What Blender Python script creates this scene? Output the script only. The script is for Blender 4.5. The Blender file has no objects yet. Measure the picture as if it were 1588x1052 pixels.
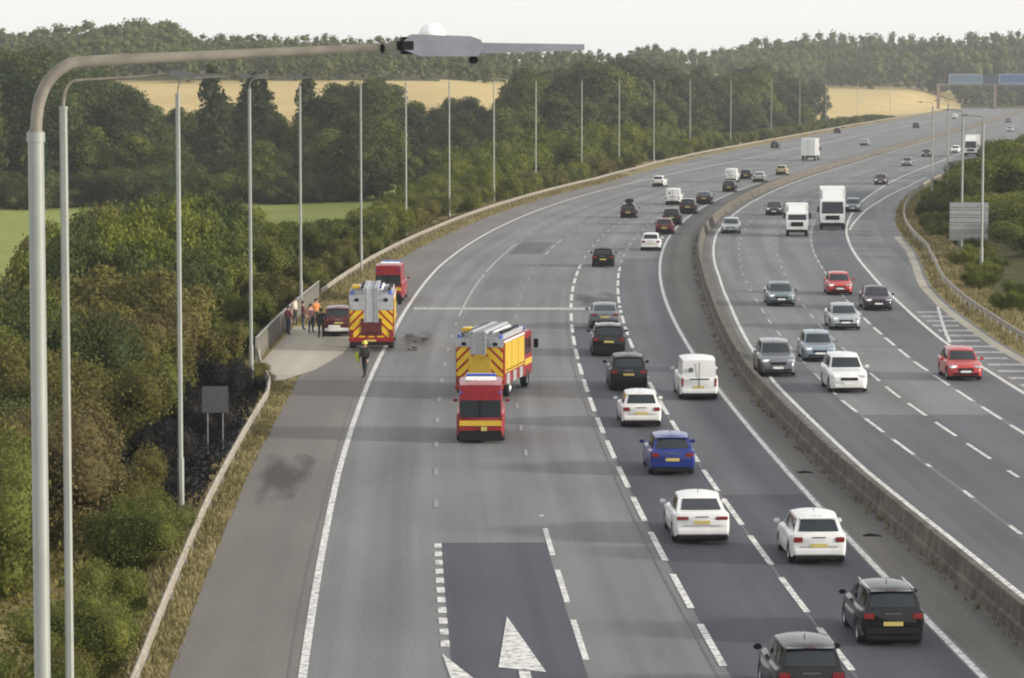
import bpy, bmesh, math, random
import numpy as np
from mathutils import Vector, Matrix, Quaternion

random.seed(7); rng = np.random.default_rng(7)
scene = bpy.context.scene
COL = scene.collection
PI = math.pi

# ------------------------------------------------------------------ camera, sky, sun, exposure
F_PX, CX, CY, HZ, CAM_H = 4900.0, 794.0, 526.0, 120.0, 15.0
PITCH = math.atan((CY - HZ) / F_PX)
cam_d = bpy.data.cameras.new('camera')
cam_d.sensor_width = 36.0
cam_d.lens = F_PX / 1588.0 * 36.0
cam_d.clip_start = 0.5
cam_d.clip_end = 9000.0
cam = bpy.data.objects.new('camera', cam_d)
cam.location = (0, 0, CAM_H)
cam.rotation_euler = (PI / 2 - PITCH, 0, 0)
COL.objects.link(cam)
scene.camera = cam

SUN_EL, SUN_ROT = math.radians(13), math.radians(104)
world = bpy.data.worlds.new('World'); scene.world = world; world.use_nodes = True
wn = world.node_tree.nodes; wl = world.node_tree.links
sky = wn.new('ShaderNodeTexSky'); sky.sky_type = 'NISHITA'; sky.sun_disc = False
sky.sun_elevation = SUN_EL; sky.sun_rotation = SUN_ROT
sky.air_density = 1.0; sky.dust_density = 1.2; sky.ozone_density = 1.3
veil = wn.new('ShaderNodeMix'); veil.data_type = 'RGBA'; veil.blend_type = 'MIX'      # thin high cloud over the whole sky
vc = wn.new('ShaderNodeTexCoord'); vn = wn.new('ShaderNodeTexNoise'); vn.inputs['Scale'].default_value = 2.5; vn.inputs['Detail'].default_value = 4
vr = wn.new('ShaderNodeMapRange'); vr.inputs[3].default_value = 0.84; vr.inputs[4].default_value = 0.96
wl.new(vc.outputs['Generated'], vn.inputs['Vector']); wl.new(vn.outputs['Fac'], vr.inputs[0]); wl.new(vr.outputs[0], veil.inputs[0])
wl.new(sky.outputs[0], veil.inputs[6]); veil.inputs[7].default_value = (3.3, 3.28, 3.27, 1)
wl.new(veil.outputs[2], wn['Background'].inputs[0]); wn['Background'].inputs[1].default_value = 0.12
sun_d = bpy.data.lights.new('sun', 'SUN'); sun_d.energy = 2.0; sun_d.angle = math.radians(6.0)
sun_d.color = (1.0, 0.93, 0.83)
sun = bpy.data.objects.new('sun', sun_d); COL.objects.link(sun)
to_sun = Vector((math.cos(SUN_EL) * math.sin(SUN_ROT), math.cos(SUN_EL) * math.cos(SUN_ROT), math.sin(SUN_EL)))
sun.rotation_euler = (-to_sun).to_track_quat('-Z', 'Y').to_euler()
sun.location = (200, -50, 80)
scene.view_settings.view_transform = 'Standard'
scene.view_settings.look = 'None'
scene.view_settings.gamma = 1.0
scene.view_settings.exposure = 1.33
scene.render.engine = 'CYCLES'
scene.cycles.filter_width = 2.0
scene.cycles.max_bounces = 6
scene.cycles.transparent_max_bounces = 8
scene.cycles.volume_bounces = 1
scene.cycles.use_denoising = True

# ------------------------------------------------------------------ helpers
def at(x, y, z=0.0):
    """photo pixel -> place on the level z"""
    v = y - CY
    k = (CAM_H - z) / (math.cos(PITCH) * (y - HZ))
    return (x - CX) * k, k * (F_PX * math.cos(PITCH) - v * math.sin(PITCH))

POLY = [7.260475339502765, -37.106161116985845, 52.44535197906271, -8.338422110047505,
        21.15408097145094, -24.24850979661018, 15.745173953063537]
DPOLY = np.polyder(np.array(POLY))
X560 = float(np.polyval(POLY, 1.4)); H560 = 0.199
def ref(s):
    """reference line of the motorway (right edge line of the near carriageway): x, y, heading"""
    if s < 560:
        return float(np.polyval(POLY, s / 400)), s, float(np.polyval(DPOLY, s / 400)) / 400
    return X560 + H560 * (s - 560), s, H560
def off(s, u, z=0.0):
    x, y, d = ref(s); n = math.hypot(1, d)
    return Vector((x + u / n, y - u * d / n, z))
def heading(s):
    return math.atan(ref(s)[2])
def tb(table, s):
    return float(np.interp(s, [t[0] for t in table], [t[1] for t in table]))
def to_su(x, y):
    s = y
    for _ in range(12):
        X, Y, d = ref(s)
        s += 0.8 * ((x - X) * d + (y - Y)) / (1 + d * d)
    X, Y, d = ref(s); n = math.hypot(1, d)
    return s, ((x - X) - (y - Y) * d) / n

def tag(o, label=None, cat=None, group=None, kind=None):
    if label: o['label'] = label
    if cat: o['category'] = cat
    if group: o['group'] = group
    if kind: o['kind'] = kind
    return o
def link(o, parent=None):
    COL.objects.link(o)
    if parent is not None: o.parent = parent
    return o
def empty(name, loc=(0, 0, 0), rz=0.0, parent=None):
    o = bpy.data.objects.new(name, None); o.empty_display_size = 0.3
    o.location = loc; o.rotation_euler = (0, 0, rz)
    return link(o, parent)

class MB:
    """collects polygons, becomes ONE mesh object"""
    def __init__(s): s.v = []; s.f = []; s.m = []
    def add(s, vs, fs, mi=0):
        b = len(s.v); s.v += [tuple(p) for p in vs]
        for f in fs: s.f.append(tuple(b + i for i in f)); s.m.append(mi)
    def quad(s, a, b, c, d, mi=0): s.add([a, b, c, d], [(0, 1, 2, 3)], mi)
    def box(s, c, d, mi=0, rot=None, bev=0.0):
        x, y, z = d[0] / 2, d[1] / 2, d[2] / 2
        if bev > 0:
            bm = bmesh.new(); bmesh.ops.create_cube(bm, size=1.0)
            bmesh.ops.scale(bm, vec=d, verts=bm.verts)
            bmesh.ops.bevel(bm, geom=bm.edges[:], offset=min(bev, 0.45 * min(d)), segments=2, affect='EDGES')
            bm.verts.index_update()
            vs = [v.co.copy() for v in bm.verts]; fs = [[v.index for v in f.verts] for f in bm.faces]; bm.free()
        else:
            vs = [Vector(p) for p in ((-x,-y,-z),(x,-y,-z),(x,y,-z),(-x,y,-z),(-x,-y,z),(x,-y,z),(x,y,z),(-x,y,z))]
            fs = [(0,3,2,1),(4,5,6,7),(0,1,5,4),(1,2,6,5),(2,3,7,6),(3,0,4,7)]
        if rot is not None: vs = [rot @ v for v in vs]
        cv = Vector(c); s.add([v + cv for v in vs], fs, mi); return s
    def prism(s, pts, y0, y1, mi=0):
        """profile in (x,z) extruded over y"""
        n = len(pts)
        vs = [(p[0], y0, p[1]) for p in pts] + [(p[0], y1, p[1]) for p in pts]
        fs = [tuple(range(n)), tuple(range(2 * n - 1, n - 1, -1))] + [(i, (i + 1) % n + 0, (i + 1) % n + n, i + n)[::-1] for i in range(n)]
        s.add(vs, fs, mi); return s
    def tube(s, pts, rads, n=8, mi=0, caps=True):
        pts = [Vector(p) for p in pts]
        if not hasattr(rads, '__len__'): rads = [rads] * len(pts)
        rings = []; a = None
        for i, p in enumerate(pts):
            d = (pts[min(i + 1, len(pts) - 1)] - pts[max(i - 1, 0)]).normalized()
            if a is None:
                a = Vector((0, 1, 0)) if abs(d.y) < 0.9 else Vector((1, 0, 0))
            a = (a - d * a.dot(d)).normalized()
            b = d.cross(a)
            rings.append([p + rads[i] * (math.cos(2 * PI * k / n) * a + math.sin(2 * PI * k / n) * b) for k in range(n)])
        vs = [q for r in rings for q in r]; fs = []
        for i in range(len(pts) - 1):
            for k in range(n):
                fs.append((i * n + k, i * n + (k + 1) % n, (i + 1) * n + (k + 1) % n, (i + 1) * n + k))
        if caps: fs += [tuple(range(n))[::-1], tuple((len(pts) - 1) * n + k for k in range(n))]
        s.add(vs, fs, mi); return s
    def lathe(s, prof, axis='y', c=(0, 0, 0), n=16, mi=0):
        """prof: (radius, along)"""
        vs = []; fs = []; m = len(prof)
        for k in range(n):
            a = 2 * PI * k / n
            for r, t in prof:
                if axis == 'y': vs.append((c[0] + r * math.cos(a), c[1] + t, c[2] + r * math.sin(a)))
                elif axis == 'z': vs.append((c[0] + r * math.cos(a), c[1] + r * math.sin(a), c[2] + t))
                else: vs.append((c[0] + t, c[1] + r * math.cos(a), c[2] + r * math.sin(a)))
        for k in range(n):
            for j in range(m - 1):
                fs.append((k * m + j, k * m + j + 1, ((k + 1) % n) * m + j + 1, ((k + 1) % n) * m + j))
        s.add(vs, fs, mi); return s
    def grid(s, fn, nu, nv, mi=0):
        vs = [fn(i / nu, j / nv) for j in range(nv + 1) for i in range(nu + 1)]
        fs = [(j*(nu+1)+i, j*(nu+1)+i+1, (j+1)*(nu+1)+i+1, (j+1)*(nu+1)+i) for j in range(nv) for i in range(nu)]
        s.add(vs, fs, mi); return s
    def mesh(s, name, mats, smooth=35):
        me = bpy.data.meshes.new(name)
        me.from_pydata(s.v, [], s.f)
        for m in (mats if isinstance(mats, (list, tuple)) else [mats]): me.materials.append(m)
        if any(s.m): me.polygons.foreach_set('material_index', s.m)
        if smooth:
            me.polygons.foreach_set('use_smooth', [True] * len(s.f))
            me.set_sharp_from_angle(angle=math.radians(smooth))
        me.update(); return me
    def build(s, name, mats, parent=None, smooth=35, loc=None, rz=0.0):
        o = bpy.data.objects.new(name, s.mesh(name, mats, smooth))
        if loc is not None: o.location = loc; o.rotation_euler = (0, 0, rz)
        return link(o, parent)

# ------------------------------------------------------------------ materials
def newmat(name):
    m = bpy.data.materials.new(name); m.use_nodes = True
    nt = m.node_tree; return m, nt, nt.nodes['Principled BSDF']
MC = {}
def plain(name, col, rough=0.6, metal=0.0, coat=0.0, var=0.12, scale=6.0, spec=0.5):
    """principled colour with procedural grime variation"""
    if name in MC: return MC[name]
    m, nt, b = newmat(name)
    tc = nt.nodes.new('ShaderNodeTexCoord'); nz = nt.nodes.new('ShaderNodeTexNoise')
    nz.inputs['Scale'].default_value = scale; nz.inputs['Detail'].default_value = 5
    nt.links.new(tc.outputs['Object'], nz.inputs['Vector'])
    rp = nt.nodes.new('ShaderNodeValToRGB')
    rp.color_ramp.elements[0].position = 0.3; rp.color_ramp.elements[1].position = 0.75
    rp.color_ramp.elements[0].color = (*[c * (1 - var) for c in col], 1)
    rp.color_ramp.elements[1].color = (*[min(1, c * (1 + var)) for c in col], 1)
    nt.links.new(nz.outputs['Fac'], rp.inputs['Fac']); nt.links.new(rp.outputs['Color'], b.inputs['Base Color'])
    b.inputs['Roughness'].default_value = rough; b.inputs['Metallic'].default_value = metal
    b.inputs['Coat Weight'].default_value = coat; b.inputs['Coat Roughness'].default_value = 0.08
    b.inputs['Specular IOR Level'].default_value = spec
    MC[name] = m; return m
def paint(name, col, rough=0.35, metal=0.0, coat=0.6):
    return plain('paint_' + name, col, rough, metal, coat=coat, var=0.06, scale=2.5, spec=0.3 if max(col) > 0.1 else 0.05)

def asphalt(name, col, warm=(1, 1, 1), rough=0.85, track=0.15):
    """aggregate speckle, blotches, wheel tracks and crack joints in road coordinates (uv: across, along)"""
    m, nt, b = newmat(name); N = nt.nodes; Lk = nt.links
    uv = N.new('ShaderNodeUVMap'); uv.uv_map = 'UVMap'
    def noise(sc, det, stretch):
        mp = N.new('ShaderNodeMapping'); mp.inputs['Scale'].default_value = (stretch[0], stretch[1], 1)
        Lk.new(uv.outputs[0], mp.inputs[0]); n = N.new('ShaderNodeTexNoise')
        n.inputs['Scale'].default_value = sc; n.inputs['Detail'].default_value = det
        Lk.new(mp.outputs[0], n.inputs['Vector']); return n.outputs['Fac']
    def mr(src, lo, hi, a, c):
        r = N.new('ShaderNodeMapRange'); r.inputs[1].default_value = lo; r.inputs[2].default_value = hi
        r.inputs[3].default_value = a; r.inputs[4].default_value = c; Lk.new(src, r.inputs[0]); return r.outputs[0]
    def mul(a, c):
        q = N.new('ShaderNodeMath'); q.operation = 'MULTIPLY'; Lk.new(a, q.inputs[0]); Lk.new(c, q.inputs[1]); return q.outputs[0]
    f1 = mr(noise(9.0, 6, (1, 1)), 0.3, 0.7, 0.86, 1.14)
    f2 = mr(noise(0.25, 4, (1, 0.25)), 0.3, 0.7, 0.86, 1.14)
    f3 = mr(noise(0.9, 3, (1, 0.012)), 0.35, 0.65, 1 - track, 1 + track)
    f4 = mr(noise(1.6, 5, (1, 0.15)), 0.62, 0.78, 1.0, 0.86)
    v = mul(mul(f1, f2), mul(f3, f4))
    hs = N.new('ShaderNodeMix'); hs.data_type = 'RGBA'; hs.blend_type = 'MULTIPLY'; hs.inputs[0].default_value = 1
    hs.inputs[6].default_value = (*[c * w for c, w in zip(col, warm)], 1)
    cb = N.new('ShaderNodeCombineColor')
    for i in range(3): Lk.new(v, cb.inputs[i])
    Lk.new(cb.outputs[0], hs.inputs[7]); Lk.new(hs.outputs[2], b.inputs['Base Color'])
    b.inputs['Roughness'].default_value = rough; b.inputs['Specular IOR Level'].default_value = 0.25
    bp = N.new('ShaderNodeBump'); bp.inputs['Strength'].default_value = 0.25; bp.inputs['Distance'].default_value = 0.01
    Lk.new(noise(30, 3, (1, 1)), bp.inputs['Height']); Lk.new(bp.outputs[0], b.inputs['Normal'])
    return m
def stain(name, col, amount):
    """asphalt darkened by soot or oil, ragged soft edge"""
    m = asphalt(name, col, track=0.05); N = m.node_tree.nodes; Lk = m.node_tree.links; b = N['Principled BSDF']
    tc = N.new('ShaderNodeTexCoord'); mp = N.new('ShaderNodeMapping'); mp.inputs['Location'].default_value = (-1, -1, 0); mp.inputs['Scale'].default_value = (2, 2, 0)
    Lk.new(tc.outputs['Generated'], mp.inputs[0]); ln = N.new('ShaderNodeVectorMath'); ln.operation = 'LENGTH'; Lk.new(mp.outputs[0], ln.inputs[0])
    nz = N.new('ShaderNodeTexNoise'); nz.inputs['Scale'].default_value = 3.6; nz.inputs['Detail'].default_value = 8; Lk.new(tc.outputs['Generated'], nz.inputs['Vector'])
    ad = N.new('ShaderNodeMath'); ad.operation = 'MULTIPLY_ADD'; ad.inputs[1].default_value = 2.6; Lk.new(nz.outputs['Fac'], ad.inputs[0]); Lk.new(ln.outputs['Value'], ad.inputs[2])
    mr = N.new('ShaderNodeMapRange'); mr.inputs[1].default_value = 1.35; mr.inputs[2].default_value = 2.1; mr.inputs[3].default_value = amount; mr.inputs[4].default_value = 0.0
    Lk.new(ad.outputs[0], mr.inputs[0]); Lk.new(mr.outputs[0], b.inputs['Alpha'])
    return m
def marking(name, col, wear=0.55):
    """worn road paint: patches where the asphalt shows through"""
    m, nt, b = newmat(name); N = nt.nodes; Lk = nt.links
    tc = N.new('ShaderNodeTexCoord'); n = N.new('ShaderNodeTexNoise'); n.inputs['Scale'].default_value = 4.5; n.inputs['Detail'].default_value = 8
    Lk.new(tc.outputs['Object'], n.inputs['Vector']); r = N.new('ShaderNodeValToRGB')
    r.color_ramp.elements[0].position = wear - 0.22; r.color_ramp.elements[1].position = wear + 0.02
    r.color_ramp.elements[0].color = (0.17, 0.165, 0.16, 1); r.color_ramp.elements[1].color = (*col, 1)
    Lk.new(n.outputs['Fac'], r.inputs[0]); Lk.new(r.outputs[0], b.inputs['Base Color'])
    b.inputs['Roughness'].default_value = 0.7
    return m
def groundmat(name, c1, c2, c3, scale=0.4):
    m, nt, b = newmat(name); N = nt.nodes; Lk = nt.links
    g = N.new('ShaderNodeNewGeometry')
    def nz(s, d):
        n = N.new('ShaderNodeTexNoise'); n.inputs['Scale'].default_value = s; n.inputs['Detail'].default_value = d
        Lk.new(g.outputs['Position'], n.inputs['Vector']); return n.outputs['Fac']
    r = N.new('ShaderNodeValToRGB'); e = r.color_ramp.elements
    e[0].position = 0.3; e[0].color = (*c1, 1); e[1].position = 0.72; e[1].color = (*c3, 1)
    k = e.new(0.5); k.color = (*c2, 1)
    mx = N.new('ShaderNodeMath'); mx.operation = 'MULTIPLY_ADD'; mx.inputs[1].default_value = 0.5
    hf = N.new('ShaderNodeMath'); hf.operation = 'MULTIPLY'; hf.inputs[1].default_value = 0.5
    Lk.new(nz(scale, 6), mx.inputs[0]); Lk.new(nz(scale * 9, 4), hf.inputs[0]); Lk.new(hf.outputs[0], mx.inputs[2])
    Lk.new(mx.outputs[0], r.inputs[0]); Lk.new(r.outputs[0], b.inputs['Base Color'])
    b.inputs['Roughness'].default_value = 0.95; b.inputs['Specular IOR Level'].default_value = 0.1
    return m
def leafmat(name, dark, mid, light, trans=0.25):
    m, nt, b = newmat(name); N = nt.nodes; Lk = nt.links
    g = N.new('ShaderNodeNewGeometry'); oi = N.new('ShaderNodeObjectInfo')
    n = N.new('ShaderNodeTexNoise'); n.inputs['Scale'].default_value = 0.35; n.inputs['Detail'].default_value = 3
    Lk.new(g.outputs['Position'], n.inputs['Vector'])
    a = N.new('ShaderNodeMath'); a.operation = 'MULTIPLY_ADD'; a.inputs[1].default_value = 0.45; Lk.new(g.outputs['Random Per Island'], a.inputs[0])
    c = N.new('ShaderNodeMath'); c.operation = 'MULTIPLY_ADD'; c.inputs[1].default_value = 0.35; Lk.new(oi.outputs['Random'], c.inputs[0])
    d = N.new('ShaderNodeMath'); d.operation = 'MULTIPLY_ADD'; d.inputs[1].default_value = 0.9; d.inputs[2].default_value = -0.35
    Lk.new(n.outputs['Fac'], d.inputs[0]); Lk.new(d.outputs[0], c.inputs[2]); Lk.new(c.outputs[0], a.inputs[2])
    r = N.new('ShaderNodeValToRGB'); e = r.color_ramp.elements
    e[0].position = 0.1; e[0].color = (*dark, 1); e[1].position = 0.85; e[1].color = (*light, 1); k = e.new(0.45); k.color = (*mid, 1)
    Lk.new(a.outputs[0], r.inputs[0]); Lk.new(r.outputs[0], b.inputs['Base Color'])
    b.inputs['Roughness'].default_value = 0.7; b.inputs['Specular IOR Level'].default_value = 0.10
    t = N.new('ShaderNodeBsdfTranslucent'); Lk.new(r.outputs[0], t.inputs[0])
    mx = N.new('ShaderNodeMixShader'); mx.inputs[0].default_value = trans
    Lk.new(b.outputs[0], mx.inputs[1]); Lk.new(t.outputs[0], mx.inputs[2])
    Lk.new(mx.outputs[0], N['Material Output'].inputs['Surface'])
    return m

A_BASE = asphalt('asphalt_worn', (0.162, 0.163, 0.163))
A_SHOULDER = asphalt('asphalt_shoulder', (0.158, 0.143, 0.130), track=0.05)
A_DARK = asphalt('asphalt_new', (0.072, 0.075, 0.088), track=0.14)
A_MID = asphalt('asphalt_mid', (0.105, 0.109, 0.117), track=0.13)
A_MEDIAN = asphalt('asphalt_median', (0.125, 0.117, 0.106), track=0.2)
A_STAIN = asphalt('asphalt_stained', (0.100, 0.096, 0.096), track=0.05)
A_CONC = asphalt('pale_concrete', (0.36, 0.33, 0.27), track=0.05)
A_SOOT = stain('soot', (0.06, 0.056, 0.055), 0.42)
W_PAINT = marking('road_paint', (0.68, 0.67, 0.63), 0.53)
W_WORN = marking('road_paint_worn', (0.50, 0.49, 0.47), 0.60)
W_HATCH = marking('road_paint_hatch', (0.48, 0.47, 0.45), 0.56)
W_FAINT = marking('road_paint_faint', (0.33, 0.32, 0.31), 0.62)
CONC = plain('barrier_concrete', (0.125, 0.112, 0.092), 0.9, var=0.4, scale=1.4, spec=0.2)
STEEL = plain('galvanised_steel', (0.46, 0.46, 0.44), 0.45, 0.55, var=0.25, scale=3)
RAIL = plain('weathered_rail', (0.30, 0.265, 0.205), 0.6, 0.15, var=0.3, scale=1.5)
POST = plain('lamp_column_paint', (0.235, 0.245, 0.22), 0.55, 0.2, var=0.12, scale=1.5)
BRACKET = plain('bracket_weathered', (0.21, 0.19, 0.15), 0.6, 0.2, var=0.3, scale=5)
LANTERN = plain('lantern_grey', (0.19, 0.20, 0.22), 0.45, 0.2, var=0.15)
GLASS = plain('vehicle_glass', (0.022, 0.027, 0.032), 0.06, var=0.1, spec=0.4)
RUBBER = plain('tyre_rubber', (0.018, 0.018, 0.019), 0.85)
ALLOY = plain('alloy_rim', (0.42, 0.42, 0.43), 0.35, 0.7)
TRIM = plain('black_trim', (0.014, 0.014, 0.015), 0.7, spec=0.15)
UNDER = plain('underbody', (0.012, 0.012, 0.012), 0.9)
TAIL = plain('tail_lamp_red', (0.20, 0.014, 0.014), 0.2, coat=1)
HEAD = plain('headlamp_lens', (0.80, 0.82, 0.84), 0.12, coat=1)
YPLATE = plain('yellow_plate', (0.52, 0.42, 0.12), 0.5)
WPLATE = plain('white_plate', (0.78, 0.78, 0.76), 0.5)
CHROME = plain('chrome', (0.7, 0.7, 0.7), 0.15, 1.0)

# ------------------------------------------------------------------ the road
S0, S1 = 30.0, 1560.0
def stations(a, b):
    out = [a]; s = a
    while s < b:
        s += 3.0 if s < 260 else (6.0 if s < 560 else 15.0)
        out.append(min(s, b))
    return out
def tablef(t):
    return (lambda s: tb(t, s)) if isinstance(t, list) else (t if callable(t) else (lambda s: float(t)))
def strip(name, ul, ur, a, b, z, mat, parent=None, kind=None, across=1, zf=None):
    """a sheet between two offsets of the reference line, uv = (across, along) in metres"""
    ul = tablef(ul); ur = tablef(ur); st = stations(a, b)
    vs = []; uvs = []
    for s in st:
        l, r = ul(s), ur(s)
        for k in range(across + 1):
            u = l + (r - l) * k / across
            zz = z if zf is None else z + zf(k / across, s)
            vs.append(off(s, u, zz)); uvs.append((u, s))
    n = across + 1
    fs = [(i * n + k, i * n + k + 1, (i + 1) * n + k + 1, (i + 1) * n + k) for i in range(len(st) - 1) for k in range(across)]
    me = bpy.data.meshes.new(name); me.from_pydata(vs, [], fs); me.materials.append(mat)
    uvl = me.uv_layers.new(name='UVMap')
    uvl.data.foreach_set('uv', [c for p in me.polygons for vi in p.vertices for c in uvs[vi]])
    o = bpy.data.objects.new(name, me); link(o, parent)
    if kind: o['kind'] = kind
    return o

T_LEDGE = [(30,-17.0),(120,-17.1),(185,-16.9),(215,-17.1),(250,-17.5),(300,-17.7),(376,-18.0),(1600,-18.0)]
T_LROAD = [(30,-20.3),(122,-20.5),(150,-20.5),(158,-20.6),(215,-20.9),(257,-21.6),(300,-21.3),(450,-21.8),(500,-24.0),(568,-27.3),(610,-28.6),(750,-29.8),(950,-31.8),(1600,-32)]
T_LBAR = [(30,-20.9),(78,-21.0),(108,-21.2),(144,-21.2),(150,-21.5),(160,-22.7),(166,-23.2)]
T_LBAR2 = [(212,-23.2),(250,-23.0),(300,-22.6),(372,-22.6),(446,-23.0),(474,-24.2),(501,-25.2),(531,-27.1),(568,-28.5),(610,-29.8),(750,-31),(950,-33),(1600,-33.5)]
T_MED = [(30,2.3),(85,2.25),(101,2.1),(120,1.8),(155,1.75),(180,2.3),(208,2.9),(237,3.2),(305,3.1),(350,3.4),(400,3.6),(500,3.3),(600,2.8),(1600,2.8)]
T_M0 = [(s, u + 1.25) for s, u in T_MED]
T_M1 = [(30,5.9),(113,5.8),(146,5.35),(191,5.8),(210,6.1),(300,6.8),(400,7.4),(1600,7.0)]
T_M2 = [(30,8.7),(118,8.5),(150,8.2),(192,8.7),(248,9.6),(300,10.1),(400,11.0),(1600,10.6)]
T_M3 = [(30,11.5),(132,11.4),(166,11.4),(190,11.8),(240,12.7),(307,13.4),(400,14.6),(1600,14.2)]
T_R4 = [(30,14.4),(150,14.4),(179,14.7),(209,15.5),(247,16.2),(307,16.8),(360,17.6),(420,18.2),(1600,18.0)]
T_R5 = [(300,16.8),(319,17.4),(342,18.3),(364,19.0),(383,19.8),(409,20.6),(438,21.6),(480,22.0)]
T_RBAR = [(30,18.5),(176,18.7),(208,19.5),(228,20.3),(252,21.8),(274,22.8),(326,22.9),(400,23.6),(500,25),(1600,26.5)]
T_RROAD = [(s, u - 0.9) for s, u in T_RBAR]
D1, D2, D3, D4 = -13.4, -9.8, -6.35, -3.15

road = strip('road', T_LROAD, T_RROAD, S0, S1, 0.0, A_BASE, kind='structure', across=6)
def sheet(name, ul, ur, a, b, mat, z=0.004):
    return strip(name, ul, ur, a, b, z, mat, kind='structure')
sheet('hard_shoulder', T_LROAD, lambda s: tb(T_LEDGE, s) - 0.05, S0, 460, A_SHOULDER)
sheet('resurfaced_lane', D1 + 0.12, D2 - 0.1, S0, 101.5, A_DARK)
sheet('resurfaced_lane', D3 + 0.05, D4 - 0.05, S0, 190, A_DARK)
sheet('resurfaced_lane', D4 + 0.02, -0.15, S0, 113, A_DARK)
sheet('resurfaced_lane', D4 + 0.02, -0.15, 113.2, 262, A_MID)
sheet('resurfaced_lane', lambda s: tb(T_M0, s) + 0.1, lambda s: tb(T_M1, s) - 0.1, S0, 165, A_MID)
sheet('resurfaced_lane', lambda s: tb(T_M3, s) + 0.1, lambda s: tb(T_R4, s) - 0.15, S0, 420, A_MID)
sheet('resurfaced_lane', lambda s: tb(T_M1, s) + 0.1, lambda s: tb(T_M3, s) - 0.1, S0, 140, A_MID)
sheet('median_strip', 0.22, lambda s: tb(T_MED, s) + 0.9, S0, S1, A_MEDIAN)
sheet('tarmac_patch', -13.0, -10.2, 268, 287, A_STAIN, 0.008)
sheet('concrete_hardstanding', lambda s: tb([(155, -22.2), (160, -22.9), (166, -23.1), (190, -23.1)], s), lambda s: tb([(155, -21.6), (162, -20.0), (172, -19.0), (190, -19.2)], s), 156, 190, A_CONC, 0.008)
def blob(name, s, u, rs, ru, mat, z, seed, n=40):
    r = random.Random(seed); ph = [r.uniform(0, 6.28) for _ in range(4)]
    vs = []; uvs = []
    for k in range(n):
        a = 2 * PI * k / n
        q = 1 + 0.16 * math.sin(2 * a + ph[0]) + 0.12 * math.sin(3 * a + ph[1]) + 0.07 * math.sin(7 * a + ph[2]) + 0.05 * math.sin(11 * a + ph[3])
        vs.append(off(s + rs * q * math.cos(a), u + ru * q * math.sin(a), z)); uvs.append((u + ru * q * math.sin(a), s + rs * q * math.cos(a)))
    me = bpy.data.meshes.new(name); me.from_pydata(vs, [], [tuple(range(n))[::-1]]); me.materials.append(mat)
    uvl = me.uv_layers.new(name='UVMap'); uvl.data.foreach_set('uv', [c for p in me.polygons for vi in p.vertices for c in uvs[vi]])
    o = bpy.data.objects.new(name, me); link(o); o['kind'] = 'structure'; return o
blob('soot_stain', 119.5, -19.3, 7.5, 1.5, A_SOOT, 0.009, 3)
blob('oil_stain', 214, -4.8, 9, 2.0, A_SOOT, 0.009, 5)
blob('oil_stain', 181, -15.4, 6.0, 1.4, A_SOOT, 0.0095, 8)

def line(name, u, a, b, w, mat, z=0.013):
    uf = tablef(u)
    return strip(name, lambda s: uf(s) - w / 2, lambda s: uf(s) + w / 2, a, b, z, mat, parent=road)
def dashes(u, phase, mark, period, a, b, w, mat, z=0.013):
    uf = tablef(u); s = phase
    while s > a: s -= period
    while s < a: s += period
    while s < b:
        line('lane_dash', uf, s, min(s + mark, b), w, mat, z); s += period
line('edge_line', T_LEDGE, S0, 1500, 0.22, W_PAINT)
line('edge_line', 0.0, S0, 700, 0.20, W_PAINT)
line('edge_line', T_M0, S0, 800, 0.20, W_PAINT)
line('edge_line', T_R4, S0, 700, 0.22, W_PAINT)
line('edge_line', T_R5, 312, 480, 0.22, W_PAINT, 0.017)
line('edge_line', [(455,-18.6),(508,-21.4),(555,-23.2),(620,-24),(1200,-25)], 455, 1150, 0.2, W_WORN, 0.017)
dashes(D1, 83.0, 0.95, 1.75, 82.9, 102, 0.24, W_PAINT)
dashes(D1, 110, 2.0, 9.0, 105, 196, 0.15, W_FAINT)
line('lane_dash', D1, 198, 240, 0.15, W_WORN); line('lane_dash', D1, 243, 284, 0.16, W_WORN)
dashes(D1, 300, 2.0, 9.0, 300, 560, 0.15, W_WORN)
dashes(D2, 81, 6.0, 8.9, 60, 108, 0.17, W_PAINT)
dashes(D2, 125, 2.0, 9.0, 125, 262, 0.12, W_FAINT)
dashes(D2, 267, 6.0, 9.0, 266, 292, 0.16, W_WORN)
dashes(D2, 300, 2.0, 9.0, 300, 560, 0.15, W_WORN)
dashes(D3, 80, 6.2, 8.8, 45, 256, 0.20, W_PAINT)
dashes(D3, 262, 3.0, 9.0, 262, 560, 0.15, W_WORN)
dashes(D4, 88, 6.2, 8.7, 45, 250, 0.19, W_PAINT)
dashes(D4, 256, 3.0, 9.0, 256, 560, 0.15, W_WORN)
dashes(T_M1, 103, 2.0, 9.0, 60, 122, 0.17, W_PAINT); dashes(T_M1, 125, 5.4, 8.0, 124, 152, 0.17, W_PAINT); dashes(T_M1, 156, 4, 9.0, 156, 215, 0.15, W_WORN); dashes(T_M1, 222, 2, 9, 222, 560, 0.14, W_WORN)
dashes(T_M2, 117.8, 2.0, 9.0, 60, 121, 0.17, W_PAINT); dashes(T_M2, 123.5, 5.4, 8.0, 122, 160, 0.17, W_PAINT); dashes(T_M2, 163, 4, 8.4, 163, 215, 0.15, W_WORN); dashes(T_M2, 222, 2.5, 9, 222, 560, 0.14, W_WORN)
dashes(T_M3, 138, 5.4, 7.7, 122, 205, 0.19, W_PAINT); dashes(T_M3, 208, 5.4, 8.0, 208, 330, 0.17, W_WORN); dashes(T_M3, 332, 2, 9, 332, 560, 0.14, W_WORN)
strip('cross_line', -16.6, D3 + 1.6, 203.4, 205.6, 0.017, W_WORN, parent=road)
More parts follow.
